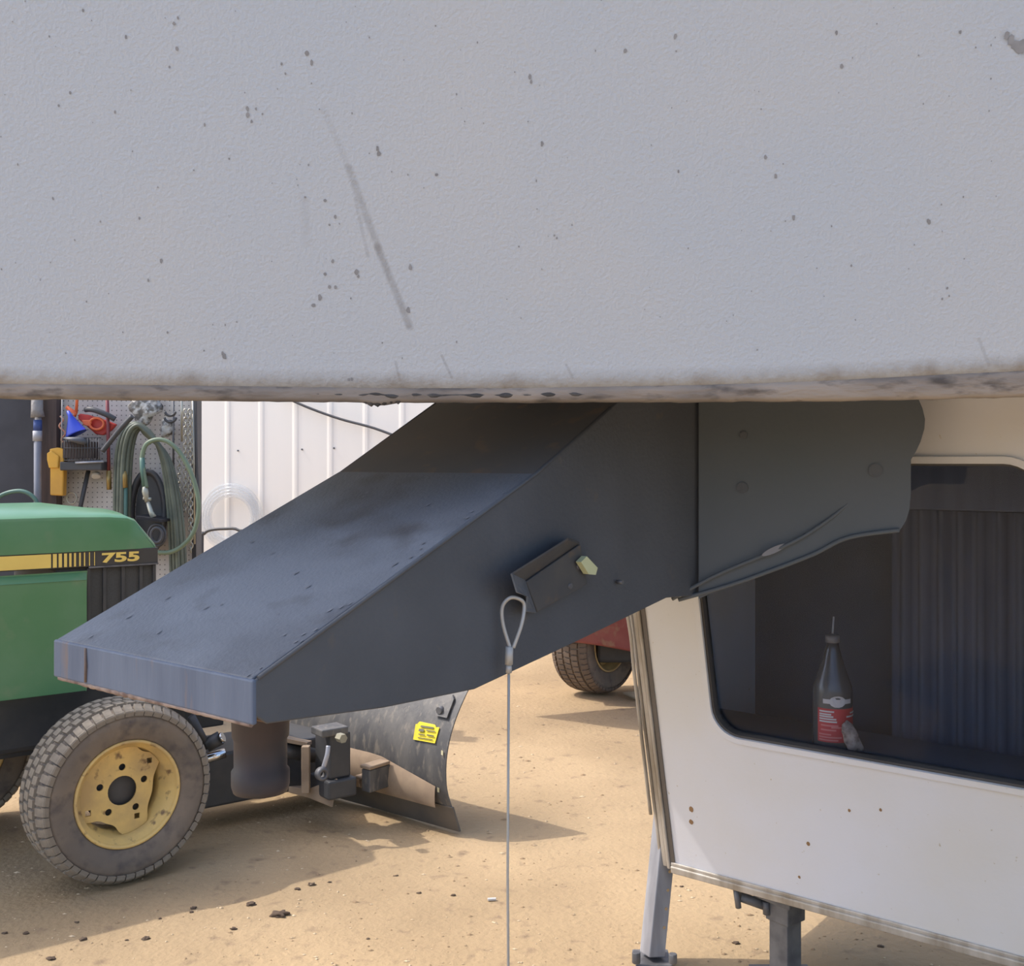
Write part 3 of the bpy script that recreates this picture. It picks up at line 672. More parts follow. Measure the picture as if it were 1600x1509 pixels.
# stripe band
def quadstrip(name, d0, z0a, z1a, d1, z0b, z1b, l, m, th=.002, parent=tr):
    q = [T(d0,l,z0a), T(d1,l,z0b), T(d1,l,z1b), T(d0,l,z1a)]
    s_ = MB(); s_.add(q+[p+Lr*th for p in q], [(0,1,2,3),(7,6,5,4),(0,4,5,1),(1,5,6,2),(2,6,7,3),(3,7,4,0)]); return obj(name, s_, m, parent)
zb1 = z_low; zb0 = cP(150,885)[1]
bandm = mat('black_decal', (.055,.052,.05), .45)
ylm = mat('yellow_decal', srgb(232,204,110), .5, c2=srgb(222,192,104))
bd = MB(); bd.hexa([T(-1.2,hl_+.004,zb0), T(dF1+.006,hl_+.004,zb0), T(dF1+.006,hl_+hw-.004,zb0), T(-1.2,hl_+hw-.004,zb0), T(-1.2,hl_+.004,zb1+.001), T(dF1+.006,hl_+.004,zb1+.001), T(dF1+.006,hl_+hw-.004,zb1+.001), T(-1.2,hl_+hw-.004,zb1+.001)])
obj('hood_band', bd, bandm, tr, bevel=.002)
quadstrip('yellow_stripe', -1.15, zb0+.004, zb1-.004, cP(80,870)[0], zb0+.004, zb1-.004, hl_+.0015, ylm)
for a, b in ((83,89),(92,97),(100.5,105),(108.5,112),(116,119),(124,126.5),(131.5,133.3),(139.5,140.8),(147.5,148.5)):
    quadstrip('stripe_bar', cP(a,870)[0], zb0+.004, zb1-.004, cP(b,870)[0], zb0+.004, zb1-.004, hl_+.0015, ylm)
ls = MB(); ls.bar(T(cP(139,887)[0],hl_+.002,zb0-.002), T(dF1+.006,hl_+.002,zb0-.002), .006, .006); obj('hood_lip', ls, steel_d, tr)
tcv = bpy.data.curves.new('number_755', 'FONT'); tcv.body = '755'; tcv.size = 1; tcv.extrude = .0; tcv.offset = .04
tob = bpy.data.objects.new('tmp', tcv); COL.objects.link(tob); bpy.context.view_layer.update()
tme = bpy.data.meshes.new_from_object(tob.evaluated_get(bpy.context.evaluated_depsgraph_get())); bpy.data.objects.remove(tob)
xs = [v.co.x for v in tme.vertices]; ys = [v.co.y for v in tme.vertices]
da = cP(159,870)[0]; db = cP(218,870)[0]; z0_, z1_ = zb0+.011, zb1-.009
for v in tme.vertices:
    f_ = (v.co.x-min(xs))/(max(xs)-min(xs)); g_ = (v.co.y-min(ys))/(max(ys)-min(ys))
    v.co = T(da+(db-da)*f_+.0015*(g_-.5), hl_+.0005, z0_+(z1_-z0_)*g_)-LOC[tr.name]
to = bpy.data.objects.new('hood_number', tme); COL.objects.link(to); tme.materials.append(ylm); to.parent = tr; to['label'] = 'yellow number 755'
# grille screens
gr = MB(); gz0 = .62; gr.hexa([T(cP(134,900)[0]-.1,hl_+.02,gz0), T(dF1,hl_+.02,gz0), T(dF1,hl_+hw-.02,gz0), T(cP(134,900)[0]-.1,hl_+hw-.02,gz0), T(cP(134,900)[0]-.1,hl_+.02,zb0), T(dF1,hl_+.02,zb0), T(dF1,hl_+hw-.02,zb0), T(cP(134,900)[0]-.1,hl_+hw-.02,zb0)])
obj('grille_screen', gr, mat('black_mesh_screen', (.06,.062,.064), .7, scale=200), tr, bevel=.01)
for px in (140, 165, 194, 222, 243):
    d = cP(px, 900)[0]; s_ = MB(); s_.bar(T(d,hl_+.016,gz0), T(d,hl_+.016,zb0-.006), .012, .012, up=H); obj('grille_rib', s_, black_paint, tr, bevel=.002)
# side panel
sp_d1 = cP(137,900)[0]; zt1 = cP(130,893)[1]; zb_ = cP(60,1086)[1]
l_s = hl_-.02
s_ = MB(); s_.hexa([T(-1.2,l_s,zb_), T(sp_d1-.012,l_s,zb_), T(sp_d1-.012,l_s+.03,zb_), T(-1.2,l_s+.03,zb_), T(-1.2,l_s,zt1-.026), T(sp_d1-.012,l_s,zt1-.026), T(sp_d1,l_s+.03,zt1), T(-1.2,l_s+.03,zt1)])
s_.hexa([T(sp_d1-.012,l_s,zb_), T(sp_d1,l_s+.03,zb_), T(sp_d1,l_s+.034,zb_), T(sp_d1-.02,l_s+.034,zb_), T(sp_d1-.012,l_s,zt1-.026), T(sp_d1,l_s+.03,zt1), T(sp_d1,l_s+.034,zt1), T(sp_d1-.02,l_s+.034,zt1)])
obj('side_panel', s_, green, tr, bevel=.004)
# chassis, engine, axle, bumper
ch_ = MB(); ch_.box((0,0,0), (1,1,1), frame(T(-.35,.62,.50), H*1.4, Lr*.5, Z*.26)); obj('engine_block', ch_, black_paint, tr, bevel=.02)
for l in (.42,.80):
    c_ = MB(); c_.bar(T(-1.2,l,.40), T(.5,l,.40), .04, .1); obj('frame_rail', c_, black_paint, tr, bevel=.006)
ax = MB(); ax.bar(T(-.0,.16,.30), T(0,.78,.30), .09, .09); ax.tube([T(0,.20,.30), T(0,.1,.30)], .055, 14); obj('front_axle', ax, black_paint, tr, bevel=.01)
bm_ = MB(); bm_.hexa([T(.12,.2,.50),T(.62,.2,.50),T(.62,.7,.50),T(.12,.7,.50),T(.12,.2,.55),T(.62,.2,.55),T(.62,.7,.55),T(.12,.7,.55)]); obj('front_bumper', bm_, dust_m, tr, bevel=.006)
# wheels: lathe profile in local frame, x axis outward (towards camera)
phi = math.radians(41)
axd = Vector((math.sin(phi), -math.cos(phi), 0))   # outward axle direction
def wheel(name, centre, R, Wt, rim_r, parent, detail, rimmat=yellow):
    Mw = frame(centre, axd, Z.cross(axd), Z)
    root = None
    t = MB(Mw); hw_ = Wt/2; rr = rim_r
    t.lathe([(-hw_*.72, rr), (-hw_*.92, rr+.012), (-hw_, rr+(R-rr)*.45), (-hw_*.98, R-.045), (-hw_*.86, R-.02), (-hw_*.5, R-.011), (0, R-.009), (hw_*.5, R-.011), (hw_*.86, R-.02), (hw_*.98, R-.045), (hw_*1.0, rr+(R-rr)*.6), (hw_*.99, rr+(R-rr)*.45), (hw_*.92, rr+.012), (hw_*.80, rr-.002), (hw_*.72, rr)], 72)
    wt_ = obj('wheel', t, tire_m, parent, label='dusty treaded tyre on a yellow steel rim')
    # rim barrel
    r = MB(Mw)
    r.lathe([(hw_*.86, rr+.004), (hw_*.90, rr+.001), (hw_*.90, rr-.006), (hw_*.84, rr-.009), (hw_*.74, rr-.011), (hw_*.68, rr-.024), (hw_*.30, rr-.027), (hw_*.22, rr-.040), (-hw_*.5, rr-.042), (-hw_*.84, rr-.010), (-hw_*.88, rr+.002)], 64)
    r.lathe([(-hw_*.88, rr+.000), (-hw_*.84, rr-.004), (-hw_*.5, rr-.036), (hw_*.22, rr-.034), (hw_*.30, rr-.020), (hw_*.68, rr-.018), (hw_*.74, rr-.006), (hw_*.86, rr+.004)], 64)
    obj('rim', r, rimmat, wt_)
    # disc plate with holes and two cut-away lobes
    n = 72; outl = []
    for k in range(n):
        a = 2*PI*k/n; rad = rr-.028
        # local (y,z): y = Z x axle (points right-away), z up ; cut on right side and bottom-left
        for (ac, wdt, dp) in ((math.radians(-12), .72, .042), (math.radians(-118), .44, .034), (math.radians(60), .12, .008)):
            dd = abs((a-ac+PI) % (2*PI)-PI)
            if dd < wdt: rad -= dp*(1-(dd/wdt)**4)
        outl.append((rad*math.cos(a), rad*math.sin(a)))
    holes = [circle(0, 0, .046*rr/.165, 24)[::-1]]
    for k in range(5): 
        a = math.radians(90+72*k); holes.append(circle(.074*rr/.165*math.cos(a), .074*rr/.165*math.sin(a), .0115, 12)[::-1])
    for a in (math.radians(42), math.radians(205), math.radians(-62)):
        q = .118*rr/.165*(1 if a != math.radians(-62) else .86); holes.append([(q*math.cos(a)+.009*sx, q*math.sin(a)+.009*sy) for sx, sy in ((-1,-1),(-1,1),(1,1),(1,-1))])
    Md = Mw @ frame(Vector((hw_*.30,0,0)), Vector((0,1,0)), Vector((0,0,1)), Vector((1,0,0)))
    d = MB(Md); d.plate(outl, holes, .006); obj('disc', d, rimmat, wt_, bevel=.0015)
    hb_ = MB(Mw); hb_.lathe([(hw_*.14,0),(hw_*.14,.105),(-hw_*.4,.11),(-hw_*1.0,.085),(-hw_,0)], 24); obj('hub', hb_, dark_hub, wt_)
    for k in range(5):
        pass
    # tread lugs
    import itertools
    nl = 52
    rowsx = [(-.86,.30,0,1), (-.43,.36,.5,0), (0,.36,0,0), (.43,.36,.5,0), (.86,.30,0,1)]
    protos = []
    for ri, (xc, wx, off, sh) in enumerate(rowsx):
        L_ = 2*PI*R/nl*.80
        m1 = MB(); x0_ = (xc-wx/2)*hw_; x1_ = (xc+wx/2)*hw_; sk = .004*(1 if ri % 2 else -1)
        def rad_at(x): 
            f_ = abs(x)/hw_
            return R-.001-.011*max(0, f_-.55)/.45-.012*max(0, f_-.9)/.1
        V = []
        for (xx, s1) in ((x0_, -1), (x1_, -1), (x1_, 1), (x0_, 1)):
            V.append((xx, s1*L_/2+sk*(xx-x0_)/hw_*2, rad_at(xx)-.014))
        for (xx, s1) in ((x0_+.002, -1), (x1_-.002, -1), (x1_-.002, 1), (x0_+.002, 1)):
            V.append((xx, s1*(L_/2-.002)+sk*(xx-x0_)/hw_*2, rad_at(xx)))
        m1.hexa(V)
        if sh:   # shoulder lug wraps down the sidewall
            sgn = 1 if xc > 0 else -1
            m1.hexa([(sgn*hw_*.97, -L_/2*.8, R-.040), (sgn*hw_*1.01, -L_/2*.8, R-.040), (sgn*hw_*1.01, L_/2*.8, R-.040), (sgn*hw_*.97, L_/2*.8, R-.040), (sgn*hw_*.93, -L_/2, R-.018), (sgn*hw_*1.01, -L_/2, R-.026), (sgn*hw_*1.01, L_/2, R-.026), (sgn*hw_*.93, L_/2, R-.018)])
        me = m1.mesh('tread_lug'); fixn(me); me.materials.append(lug_m); protos.append(me)
    offv = LOC[parent.name]
    if detail:
        for ri, (xc, wx, off, sh) in enumerate(rowsx):
            for k in range(nl):
                a = 2*PI*(k+off)/nl
                o = bpy.data.objects.new('tread_lug', protos[ri]); COL.objects.link(o); o.parent = wt_
                o.matrix_local = Matrix.Translation(-offv) @ Mw @ Matrix.Rotation(a, 4, 'X')
    else:
        st = MB()
        for ri, (xc, wx, off, sh) in enumerate(rowsx):
            for k in range(nl):
                a = 2*PI*(k+off)/nl; MM = Mw @ Matrix.Rotation(a, 4, 'X')
                st.add([MM @ v.co for v in protos[ri].vertices], [tuple(p.vertices) for p in protos[ri].polygons])
        obj('tread_lugs', st, lug_m, wt_, kind='stuff')
    return wt_
WR = .298
wc = P(198, 1243, 3.59); 
nearw = wheel('wheel', Vector((wc.x, wc.y, WR-.004))-axd*.075, WR, .21, .174, tr, True)
wheel('wheel', T(-.38, .92, WR-.004), WR, .21, .174, tr, False)
# hydraulic rods, steering
hy = MB(); hy.tube([P(300,1192,4.0), P(352,1176,4.05)], .018, 12); obj('hydraulic_rod', hy, chrome, tr)
hy = MB(); hy.tube([P(322,1165,3.98), P(345,1152,4.0)], .026, 12); obj('hydraulic_cylinder', hy, black_paint, tr)
hy = MB(); hy.tube([P(299,1118,3.95), P(325,1168,3.98)], .014, 10); obj('steering_link', hy, black_paint, tr)
hy = MB(); hy.tube([P(345,1153,3.985), P(349,1151,3.985)], .019, 12); obj('rod_end', hy, chrome, tr)
pf = MB(); pf.box((0,0,0), (1,1,1), frame(P(400,1190,4.35), H*.62, Lr*.30, Z*.20)); obj('blade_mount_frame', pf, black_paint, tr, bevel=.01)
# blade
BO = P(706, 1303, 4.06); BO.z = 0; Bw = Vector((-.78,.62,0)).normalized(); Bm = Vector((.62,.78,0)).normalized()
def B(w_, m, z): return BO+Bw*w_+Bm*m+Z*z
bprof = [(-.004,.10),(-.028,.16),(-.036,.22),(-.032,.29),(-.012,.36),(.024,.43),(.075,.50),(.12,.55)]
bprof = [(m-.0, z) for m, z in bprof]
def curve_sheet(prof, w0_, w1_, th):
    pr_ = [(p.x, p.y) for p in smoothpts([(m, z, 0) for m, z in prof], 4)]
    s_ = MB(); V = []
    for w_ in (w0_, w1_):
        for m, z in pr_: V.append(B(w_, m, z))
        for m, z in pr_[::-1]: V.append(B(w_, m+th, z))
    n = len(pr_)*2; s_.add(V, [(i, (i+1) % n, (i+1) % n+n, i+n) for i in range(n)], True)
    s_.add(V[:n], [tuple(range(n))]); s_.add(V[n:], [tuple(range(n))]); return s_
bl_ = obj('plow_blade', curve_sheet(bprof, 0, 1.25, .006), blade_m, tr, label='black curved steel plow blade with dusty lower half')
md = bl_.modifiers.new('e', 'EDGE_SPLIT'); md.split_angle = .6
ce = MB(); 
for w_ in (0,): ce.hexa([B(-.012,.028,.0), B(1.26,.028,.0), B(1.26,.040,.0), B(-.012,.040,.0), B(-.008,-.008,.10), B(1.26,-.008,.10), B(1.26,.004,.10), B(-.008,.004,.10)])
obj('cutting_edge', ce, mat('worn_dark_edge', (.09,.08,.07), .7, c2=(.13,.11,.09)), bl_, bevel=.002)
# end rib of the blade
# dusty bulge along the lower back of the blade (box beam)
bb = MB(); prb = [(-.030,.095),(-.052,.12),(-.06,.17),(-.050,.225),(-.034,.245)]
V = []
ws = [.05+.07*i for i in range(17)]
for i, w_ in enumerate(ws):
    k_ = min(1, .15+i/5)
    for m, z in prb: V.append(B(w_, -.030+(m+.030)*k_-.006, .095+(z-.095)*(.45+.55*k_)))
bb.add(V, [(i*5+j, i*5+j+1, (i+1)*5+j+1, (i+1)*5+j) for i in range(16) for j in range(4)], True)
obj('dust_caked_beam', bb, dust_m, bl_)
# sticker
def bk(px, py, offm=0):
    return hit(px, py, BO+Bm*(-.02+offm), Bm)
def back_m(z):
    pr_ = bprof
    for i in range(len(pr_)-1):
        if pr_[i][1] <= z <= pr_[i+1][1]:
            t = (z-pr_[i][1])/(pr_[i+1][1]-pr_[i][1]); return pr_[i][0]+(pr_[i+1][0]-pr_[i][0])*t
    return pr_[0][0] if z < pr_[0][1] else pr_[-1][0]
def onb(px, py, off=.004):
    p = bk(px, py)
    for _ in range(5):
        m = back_m(p.z); p = hit(px, py, BO+Bm*(m-off), Bm)
    return p
def poly_on_blade(name, pts, m, off=.004, th=.002):
    q = [onb(px, py, off) for px, py in pts]; n = len(q); s_ = MB(); s_.add(q+[p-Bm*th for p in q], [tuple(range(n)), tuple(range(n, 2*n))]+[(i, (i+1) % n, (i+1) % n+n, i+n) for i in range(n)]); return obj(name, s_, m, bl_)
stk = mat('yellow_warning_sticker', srgb(226,208,52), .5)
poly_on_blade('warning_sticker', [(652,1131),(656,1127),(680,1132),(682,1136),(687,1136),(680,1161),(646,1155),(650,1131)], stk, .006)
dk = mat('sticker_print', (.12,.12,.08), .6)
for pts in ([(658,1133),(678,1136),(677,1138.5),(657,1135.5)], [(655,1138),(663,1139),(662,1143),(654,1142)], [(666,1140),(680,1142),(680,1143.5),(666,1141.5)], [(654,1146),(664,1147.5),(664,1149),(654,1147.5)], [(667,1147),(678,1149),(678,1151),(667,1149)], [(653,1151.5),(676,1155),(676,1156.2),(653,1152.7)]):
    poly_on_blade('sticker_print', pts, dk, .010, .001)
poly_on_blade('corner_gusset', [(683,1100),(703,1096),(709,1085),(711,1092),(700,1121),(682,1117)], blade_m, .006, .008)
p = onb(689, 1109, .012); s_ = MB(); s_.cyl(p+Bm*.01, p-Bm*.014, .014, 8); obj('bolt_head', s_, steel_d, bl_)
for px, py in ((691,1176),(685,1234)):
    poly_on_blade('paint_nick', [(px-1.5,py-4),(px+1.5,py-3),(px+1.5,py+4),(px-1.5,py+3)], mat('cream_chip', srgb(190,184,150), .6), .006, .001)
# square receiver bracket
c0 = onb(590, 1212, .05); MM = frame(c0, Bw*-1, Bm, Z)
s_ = MB(MM); s_.box((.012,-.02,0), (.045,.11,.085)); o_ = obj('receiver_bracket', s_, blade_m, bl_, bevel=.004)
s_ = MB(MM); s_.box((.012,-.025,.052), (.055,.11,.014)); s_.box((-.035,-.03,.0), (.05,.07,.012)); s_.box((-.03,-.03,-.02), (.035,.05,.04)); obj('bracket_dust_cap', s_, dust_m, bl_, bevel=.004)
# clevis, pivot tower at left of the blade
tw = P(520, 1175, 4.12)
s_ = MB(frame(tw, H, Lr, Z)); s_.box((0,0,.0), (.09,.12,.17)); s_.box((.0,0,-.12), (.12,.16,.07)); obj('pivot_tower', s_, black_paint, tr, bevel=.008)
s_ = MB(frame(P(515,1140,4.05), H, Lr, Z)); s_.box((0,0,0), (.11,.09,.028)); obj('tower_cap', s_, blade_m, tr, bevel=.005)
s_ = MB(); s_.tube(smoothpts([P(513,1165,3.98), P(511,1180,3.97), P(505,1200,3.97)], 4), .0085, 8); obj('latch_handle', s_, steel, tr)
s_ = MB(); rp = P(503,1209,3.96); s_.lathe([(-.012,.012),(-.012,.024),(.012,.024),(.012,.012),(-.012,.012)], 18, frame(rp, axd, Z.cross(axd), Z)); obj('latch_eye', s_, steel_d, tr)
s_ = MB(); rp = P(534,1153,3.95); s_.lathe([(-.02,0),(-.02,.017),(.012,.017),(.012,0)], 6, frame(rp, axd, Z.cross(axd), Z), smooth=False); obj('pivot_bolt', s_, mat('dull_zinc_bolt', srgb(150,146,128), .6, .2), tr)
s_ = MB(); s_.hexa([P(432,1157,4.1),P(480,1166,4.1),P(492,1160,4.5),P(445,1150,4.5),P(432,1151,4.1),P(480,1160,4.1),P(492,1155,4.5),P(445,1145,4.5)]); obj('push_arm_plate', s_, dust_m, tr)
s_ = MB(); s_.bar(P(478,1165,4.08), P(478,1238,4.08), .03, .03, up=(0,1,0)); obj('push_arm_post', s_, dust_m, tr, bevel=.003)
s_ = MB(); s_.tube([P(434,1170,4.1), P(490,1180,4.25)], .028, 14); obj('angle_cylinder', s_, black_paint, tr)
s_ = MB(); s_.tube([P(434,1169,4.08), P(441,1170,4.1)], .018, 12); obj('rod_end', s_, chrome, tr)
s_ = MB(); s_.hexa([P(450,1238,4.1),P(480,1246,4.1),P(520,1262,4.05),P(505,1240,4.3),P(450,1228,4.1),P(480,1232,4.1),P(528,1215,4.05),P(505,1225,4.3)]); obj('skid_shoe_bracket', s_, dust_m, tr, bevel=.004)

# ---------------------------------------------------------------- red machine behind
RO = Vector((.575, 6.5, 0))
rm = thing('red_machine', 'dusty red machine with treaded tyre and cream rim, seen under the black pin box', 'machine', (RO.x, RO.y+.2, 0))
phi = math.radians(50); axd = Vector((math.sin(phi), -math.cos(phi), 0))
cream = mat('cream_rim_paint', srgb(200,172,120), .5, c2=srgb(170,144,104), scale=14)
lug_keep = lug_m; lug_m = mat('brown_dusty_tread', srgb(116,102,90), .9)
wheel('wheel', RO+Z*.30-axd*.09, .30, .25, .165, rm, False, cream)
lug_m = lug_keep
Hr = Vector((math.cos(math.radians(20)), math.sin(math.radians(20)), 0)); Lr2 = Vector((-Hr.y, Hr.x, 0))
pr_ = [P(700,1008,6.25), P(915,1006,6.25), P(935,1008,6.25), P(1003,1022,6.3), P(1120,1022,6.3)]
zz = [EYE-(1006-HZ)/F*6.25]
s_ = MB(frame(Vector((0,6.24,0)), Vector((1,0,0)), Z, Vector((0,1,0))))
s_.plate([(.24,.36),(.38,.345),(.52,.325),(.78,.275),(1.25,.27),(1.25,.78),(.9,.86),(.3,.9)], [], .55)
obj('body_shell', s_, red_paint, rm, bevel=.03, seg=3)
s_ = MB(); s_.box((.85,6.55,.30), (.7,.3,.2)); s_.box((1.15,6.4,.16), (.35,.3,.3)); obj('chassis', s_, black_paint, rm, bevel=.02)
s_ = MB(); s_.box((.3,6.4,.55), (.1,.2,.4)); obj('front_support', s_, black_paint, rm, bevel=.02)
s_ = MB(); s_.plate([(-.45,6.02),(.35,5.58),(.95,5.42),(.95,6.35),(.35,6.35)], [], .22, Matrix.Translation((0,0,.72))); obj('hidden_shadow_wedge', s_, red_paint, rm, bevel=.02)  # unseen wedge added behind the pin box to cast a ground shadow
s_ = MB(); s_.box((.98,6.3,.22), (.03,.03,.03)); obj('hitch_pin', s_, white_p, rm)
s_ = MB(); s_.add([P(972,1079,6.45), P(990,1086,6.3), P(1025,1088,6.3), P(1025,1078,6.5)], [(0,1,2,3)])
for v in s_.v: v.z = .012
s_.add([v+Z*.008 for v in s_.v[:4]], [(0,1,2,3)])
top('wood_scrap', s_, mat('pale_wood', srgb(206,192,160), .8), 'flat pale scrap of board on the ground beside the red machine tyre', 'board')

# ---------------------------------------------------------------- things hung on the pegboard
gY = sY-.02
def G(px, py, y=None): return P(px, py, gY if y is None else y)
def hosep(pts, y=0, n=6): return smoothpts([G(px, py, gY-y-(q[0] if q else 0)) for px, py, *q in pts], n)
ph = thing('grey_pipe', 'grey plastic pipe with blue tape and a bagged top, left of the brown post', 'pipe', G(59,790))
s_ = MB(); s_.tube([G(59,1000,gY-.085), G(59,600,gY-.085)], .019, 14); obj('pipe', s_, grey_p, ph)
s_ = MB(); s_.tube([G(59,674,gY-.085), G(59,656,gY-.085)], .021, 14); obj('blue_tape', s_, mat('blue_tape', srgb(60,80,136), .6), ph)
s_ = MB(); s_.tube([G(58.5,689,gY-.085), G(58.5,673,gY-.085)], .023, 14); obj('white_tape', s_, mat('pale_tape', srgb(172,172,178), .6), ph)
s_ = MB(); s_.tube([G(59,652,gY-.085), G(58,640,gY-.085), G(58,600,gY-.085)], [.036,.03,.028], 10); obj('bag', s_, mat('grey_film', srgb(140,136,134), .5, bump=.5, bscale=60), ph)
yh = thing('amber_holster', 'amber yellow plastic holster hanging on the brown wooden post', 'holster', G(87,775))
s_ = MB(frame(G(88,738,gY-.09), Vector((1,0,0)), Z, Vector((0,1,0)))); q = 1/297.
s_.plate([(-10*q,-35*q),(10*q,-36*q),(12*q,36*q),(0,38*q),(-11*q,36*q),(-10*q,10*q)], [], .05); obj('sleeve', s_, yel_p, yh, bevel=.01)
s_ = MB(frame(G(84,718,gY-.10), Vector((1,0,0)), Z, Vector((0,1,0)))); s_.plate([(-8*q,-13*q),(7*q,-13*q),(8*q,5*q),(-4*q,14*q),(-11*q,10*q),(-11*q,0)], [], .02); obj('pocket', s_, yel_p, yh, bevel=.006)
s_ = MB(); s_.tube([G(96,700,gY-.07), G(97,615,gY-.07)], .003, 6); obj('hanging_cord', s_, mat('white_cord', srgb(200,196,190), .7), yh)
def cone(a, b, r0, r1): 
    m1 = MB(); m1.tube([a, b], [r0, r1], 20); return m1
s_ = MB(); s_.tube([G(106,642,gY-.10), G(110,650,gY-.10), G(119,676,gY-.10), G(120,678,gY-.10)], [.008,.012,.052,.054], 24)
top('blue_funnel', s_, blue_p, 'bright blue plastic funnel upside down in the wire basket', 'funnel')
s_ = MB(); s_.tube([G(120,683,gY-.11), G(120,687,gY-.11), G(119,690,gY-.11)], [.055,.07,.066], 24)
top('black_bowl', s_, mat('grey_black_rubber', (.12,.12,.13), .5), 'shallow black dish under the blue funnel on the basket', 'dish')
rt = thing('red_funnel', 'red plastic jug-like funnel with an orange ring handle beside the blue funnel', 'funnel', G(150,680))
s_ = MB(frame(G(145,660,gY-.05), Vector((1,0,0)), Z, Vector((0,1,0)))); s_.plate([(-24*q,6*q),(-22*q,14*q),(-8*q,12*q),(18*q,4*q),(36*q,-3*q),(28*q,-12*q),(16*q,-20*q),(4*q,-18*q),(-10*q,-6*q)], [], .03); obj('body', s_, red_p, rt, bevel=.008)
s_ = MB(); s_.tube([G(151+11*math.cos(a), 662+9*math.sin(a), gY-.07) for a in [i*PI/10 for i in range(20)]], .007, 8, closed=True); obj('ring_handle', s_, orange_p, rt)
s_ = MB(frame(G(134,661,gY-.075), Vector((1,0,0)), Z, Vector((0,1,0)))); s_.plate([(-7*q,5*q),(6*q,5*q),(9*q,0),(4*q,-5*q),(-4*q,-3*q)], [], .012); obj('thumb_tab', s_, orange_p, rt, bevel=.004)
s_ = MB(); s_.tube(smoothpts([G(134,640,gY-.06), G(145,640,gY-.08), G(165,647,gY-.08), G(180,655,gY-.07)], 5), [.014]*16, 10)
top('black_hose_piece', s_, blk, 'short curved black rubber hose lying above the red funnel', 'hose')
s_ = MB(); s_.tube([G(122,600,gY-.05), G(119,645,gY-.06)], .008, 8); s_.tube([G(104,636,gY-.06), G(119,646,gY-.06), G(116,650,gY-.06)], .010, 8)
top('orange_hook', s_, orange_p, 'orange plastic clamp hanging above the blue funnel', 'clamp')
s_ = MB(); s_.tube(smoothpts([G(94+4*math.sin(i*.9)+ (i*.5), 650+i*3, gY-.05) for i in range(18)], 3), .005, 6)
top('rope_hank', s_, mat('orange_white_rope', srgb(214,176,150), .8, c2=srgb(200,110,80), scale=40), 'thin orange and white rope hank left of the blue funnel', 'rope')
wbk = thing('wire_basket', 'black wire basket holding funnels on the pegboard', 'basket', G(128,722))
s_ = MB()
for z_ in (684, 700, 719): s_.tube([G(100,z_,gY-.01), G(101,z_,gY-.14), G(156,z_,gY-.14), G(157,z_,gY-.01)], .003, 6)
obj('hoops', s_, blk, wbk)
for i in range(13):
    s_ = MB(); x_ = 101+i*4.5; s_.tube([G(x_,684,gY-.14), G(x_,719,gY-.14), G(x_,720,gY-.01)], .0022, 5); obj('wire', s_, blk, wbk)
s_ = MB(); a = G(103,706,gY-.02); s_.box((0,0,0), (.15,.08,.085), Matrix.Translation(G(126,703,gY-.075))); obj('basket_liner', s_, mat('brown_liner', srgb(84,72,70), .8), wbk)
s_ = MB(); s_.box((0,0,0), (.215,.12,.045), Matrix.Translation(G(133,728,gY-.07))); 
top('black_shelf_tray', s_, blk, 'black plastic tray shelf below the wire basket', 'tray', bevel=.006)
s_ = MB(); s_.tube([G(118,723,gY-.14), G(162,721,gY-.14)], .006, 6); top('steel_rod', s_, steel, 'slim steel rod along the front of the black tray shelf', 'rod')
sc_ = thing('red_whip_hose', 'thin dark red hose whip with brass end hanging beside the tray', 'hose', G(170,765))
s_ = MB(); s_.tube([G(167,600,gY-.06), G(169,680,gY-.06), G(170,735,gY-.06)], .009, 10); obj('whip', s_, mat('dark_red_rubber', srgb(136,66,70), .5), sc_)
s_ = MB(); s_.tube([G(170,735,gY-.06), G(170.5,765,gY-.06)], .013, 10); obj('brass_end', s_, brass, sc_)
s_ = MB(); s_.tube([G(138,735,gY-.03), G(126,790,gY-.03), G(122,850,gY-.03)], .012, 8); top('black_pry_bar', s_, blk, 'black bar slanting down the pegboard below the tray', 'bar')
s_ = MB(); s_.tube(smoothpts([G(207,650,gY-.19), G(190,668,gY-.18), G(172,690,gY-.17), G(160,705,gY-.17)], 5), .013, 8); top('black_strap', s_, blk, 'black rubber strap slung from the hoses towards the tray', 'strap')
# hose bundle
hb1 = thing('green_hose_coil', 'thick sage green garden hose looped over a hook on the pegboard', 'hose', G(215,900))
for k, (xo, w_) in enumerate(((0,0),(5,.02),(10,.035),(16,.02),(21,.0))):
    s_ = MB(); s_.tube(hosep([(178+xo,950),(180+xo,800),(182+xo*1.05,720),(190+xo,680),(206+xo*.7,662+xo*.3),(226,668+xo*.4),(244+xo*.4,690+xo*.5),(256+xo*.6,730),(264+xo*.9,800),(268+xo,880),(270+xo,960)], .09+w_), .012, 10); obj('hose_loop', s_, hose_g, hb1)
hb2 = thing('green_hose_loop', 'wide green hose loop with a white tap fitting hanging in front of the black coil', 'hose', G(262,865))
s_ = MB(); s_.tube(hosep([(229,762),(224,735),(222,715),(228,695),(244,687),(262,690),(280,706),(297,735),(308,770),(310,800),(303,830),(288,850),(268,862),(246,863)], .17), .0115, 10); obj('hose_loop', s_, mat('grey_green_hose', srgb(120,136,112), .5), hb2)
s_ = MB(); s_.tube([G(222,715,gY-.17), G(223,735,gY-.17), G(226,760,gY-.17)], .013, 10); obj('teal_section', s_, hose_t, hb2)
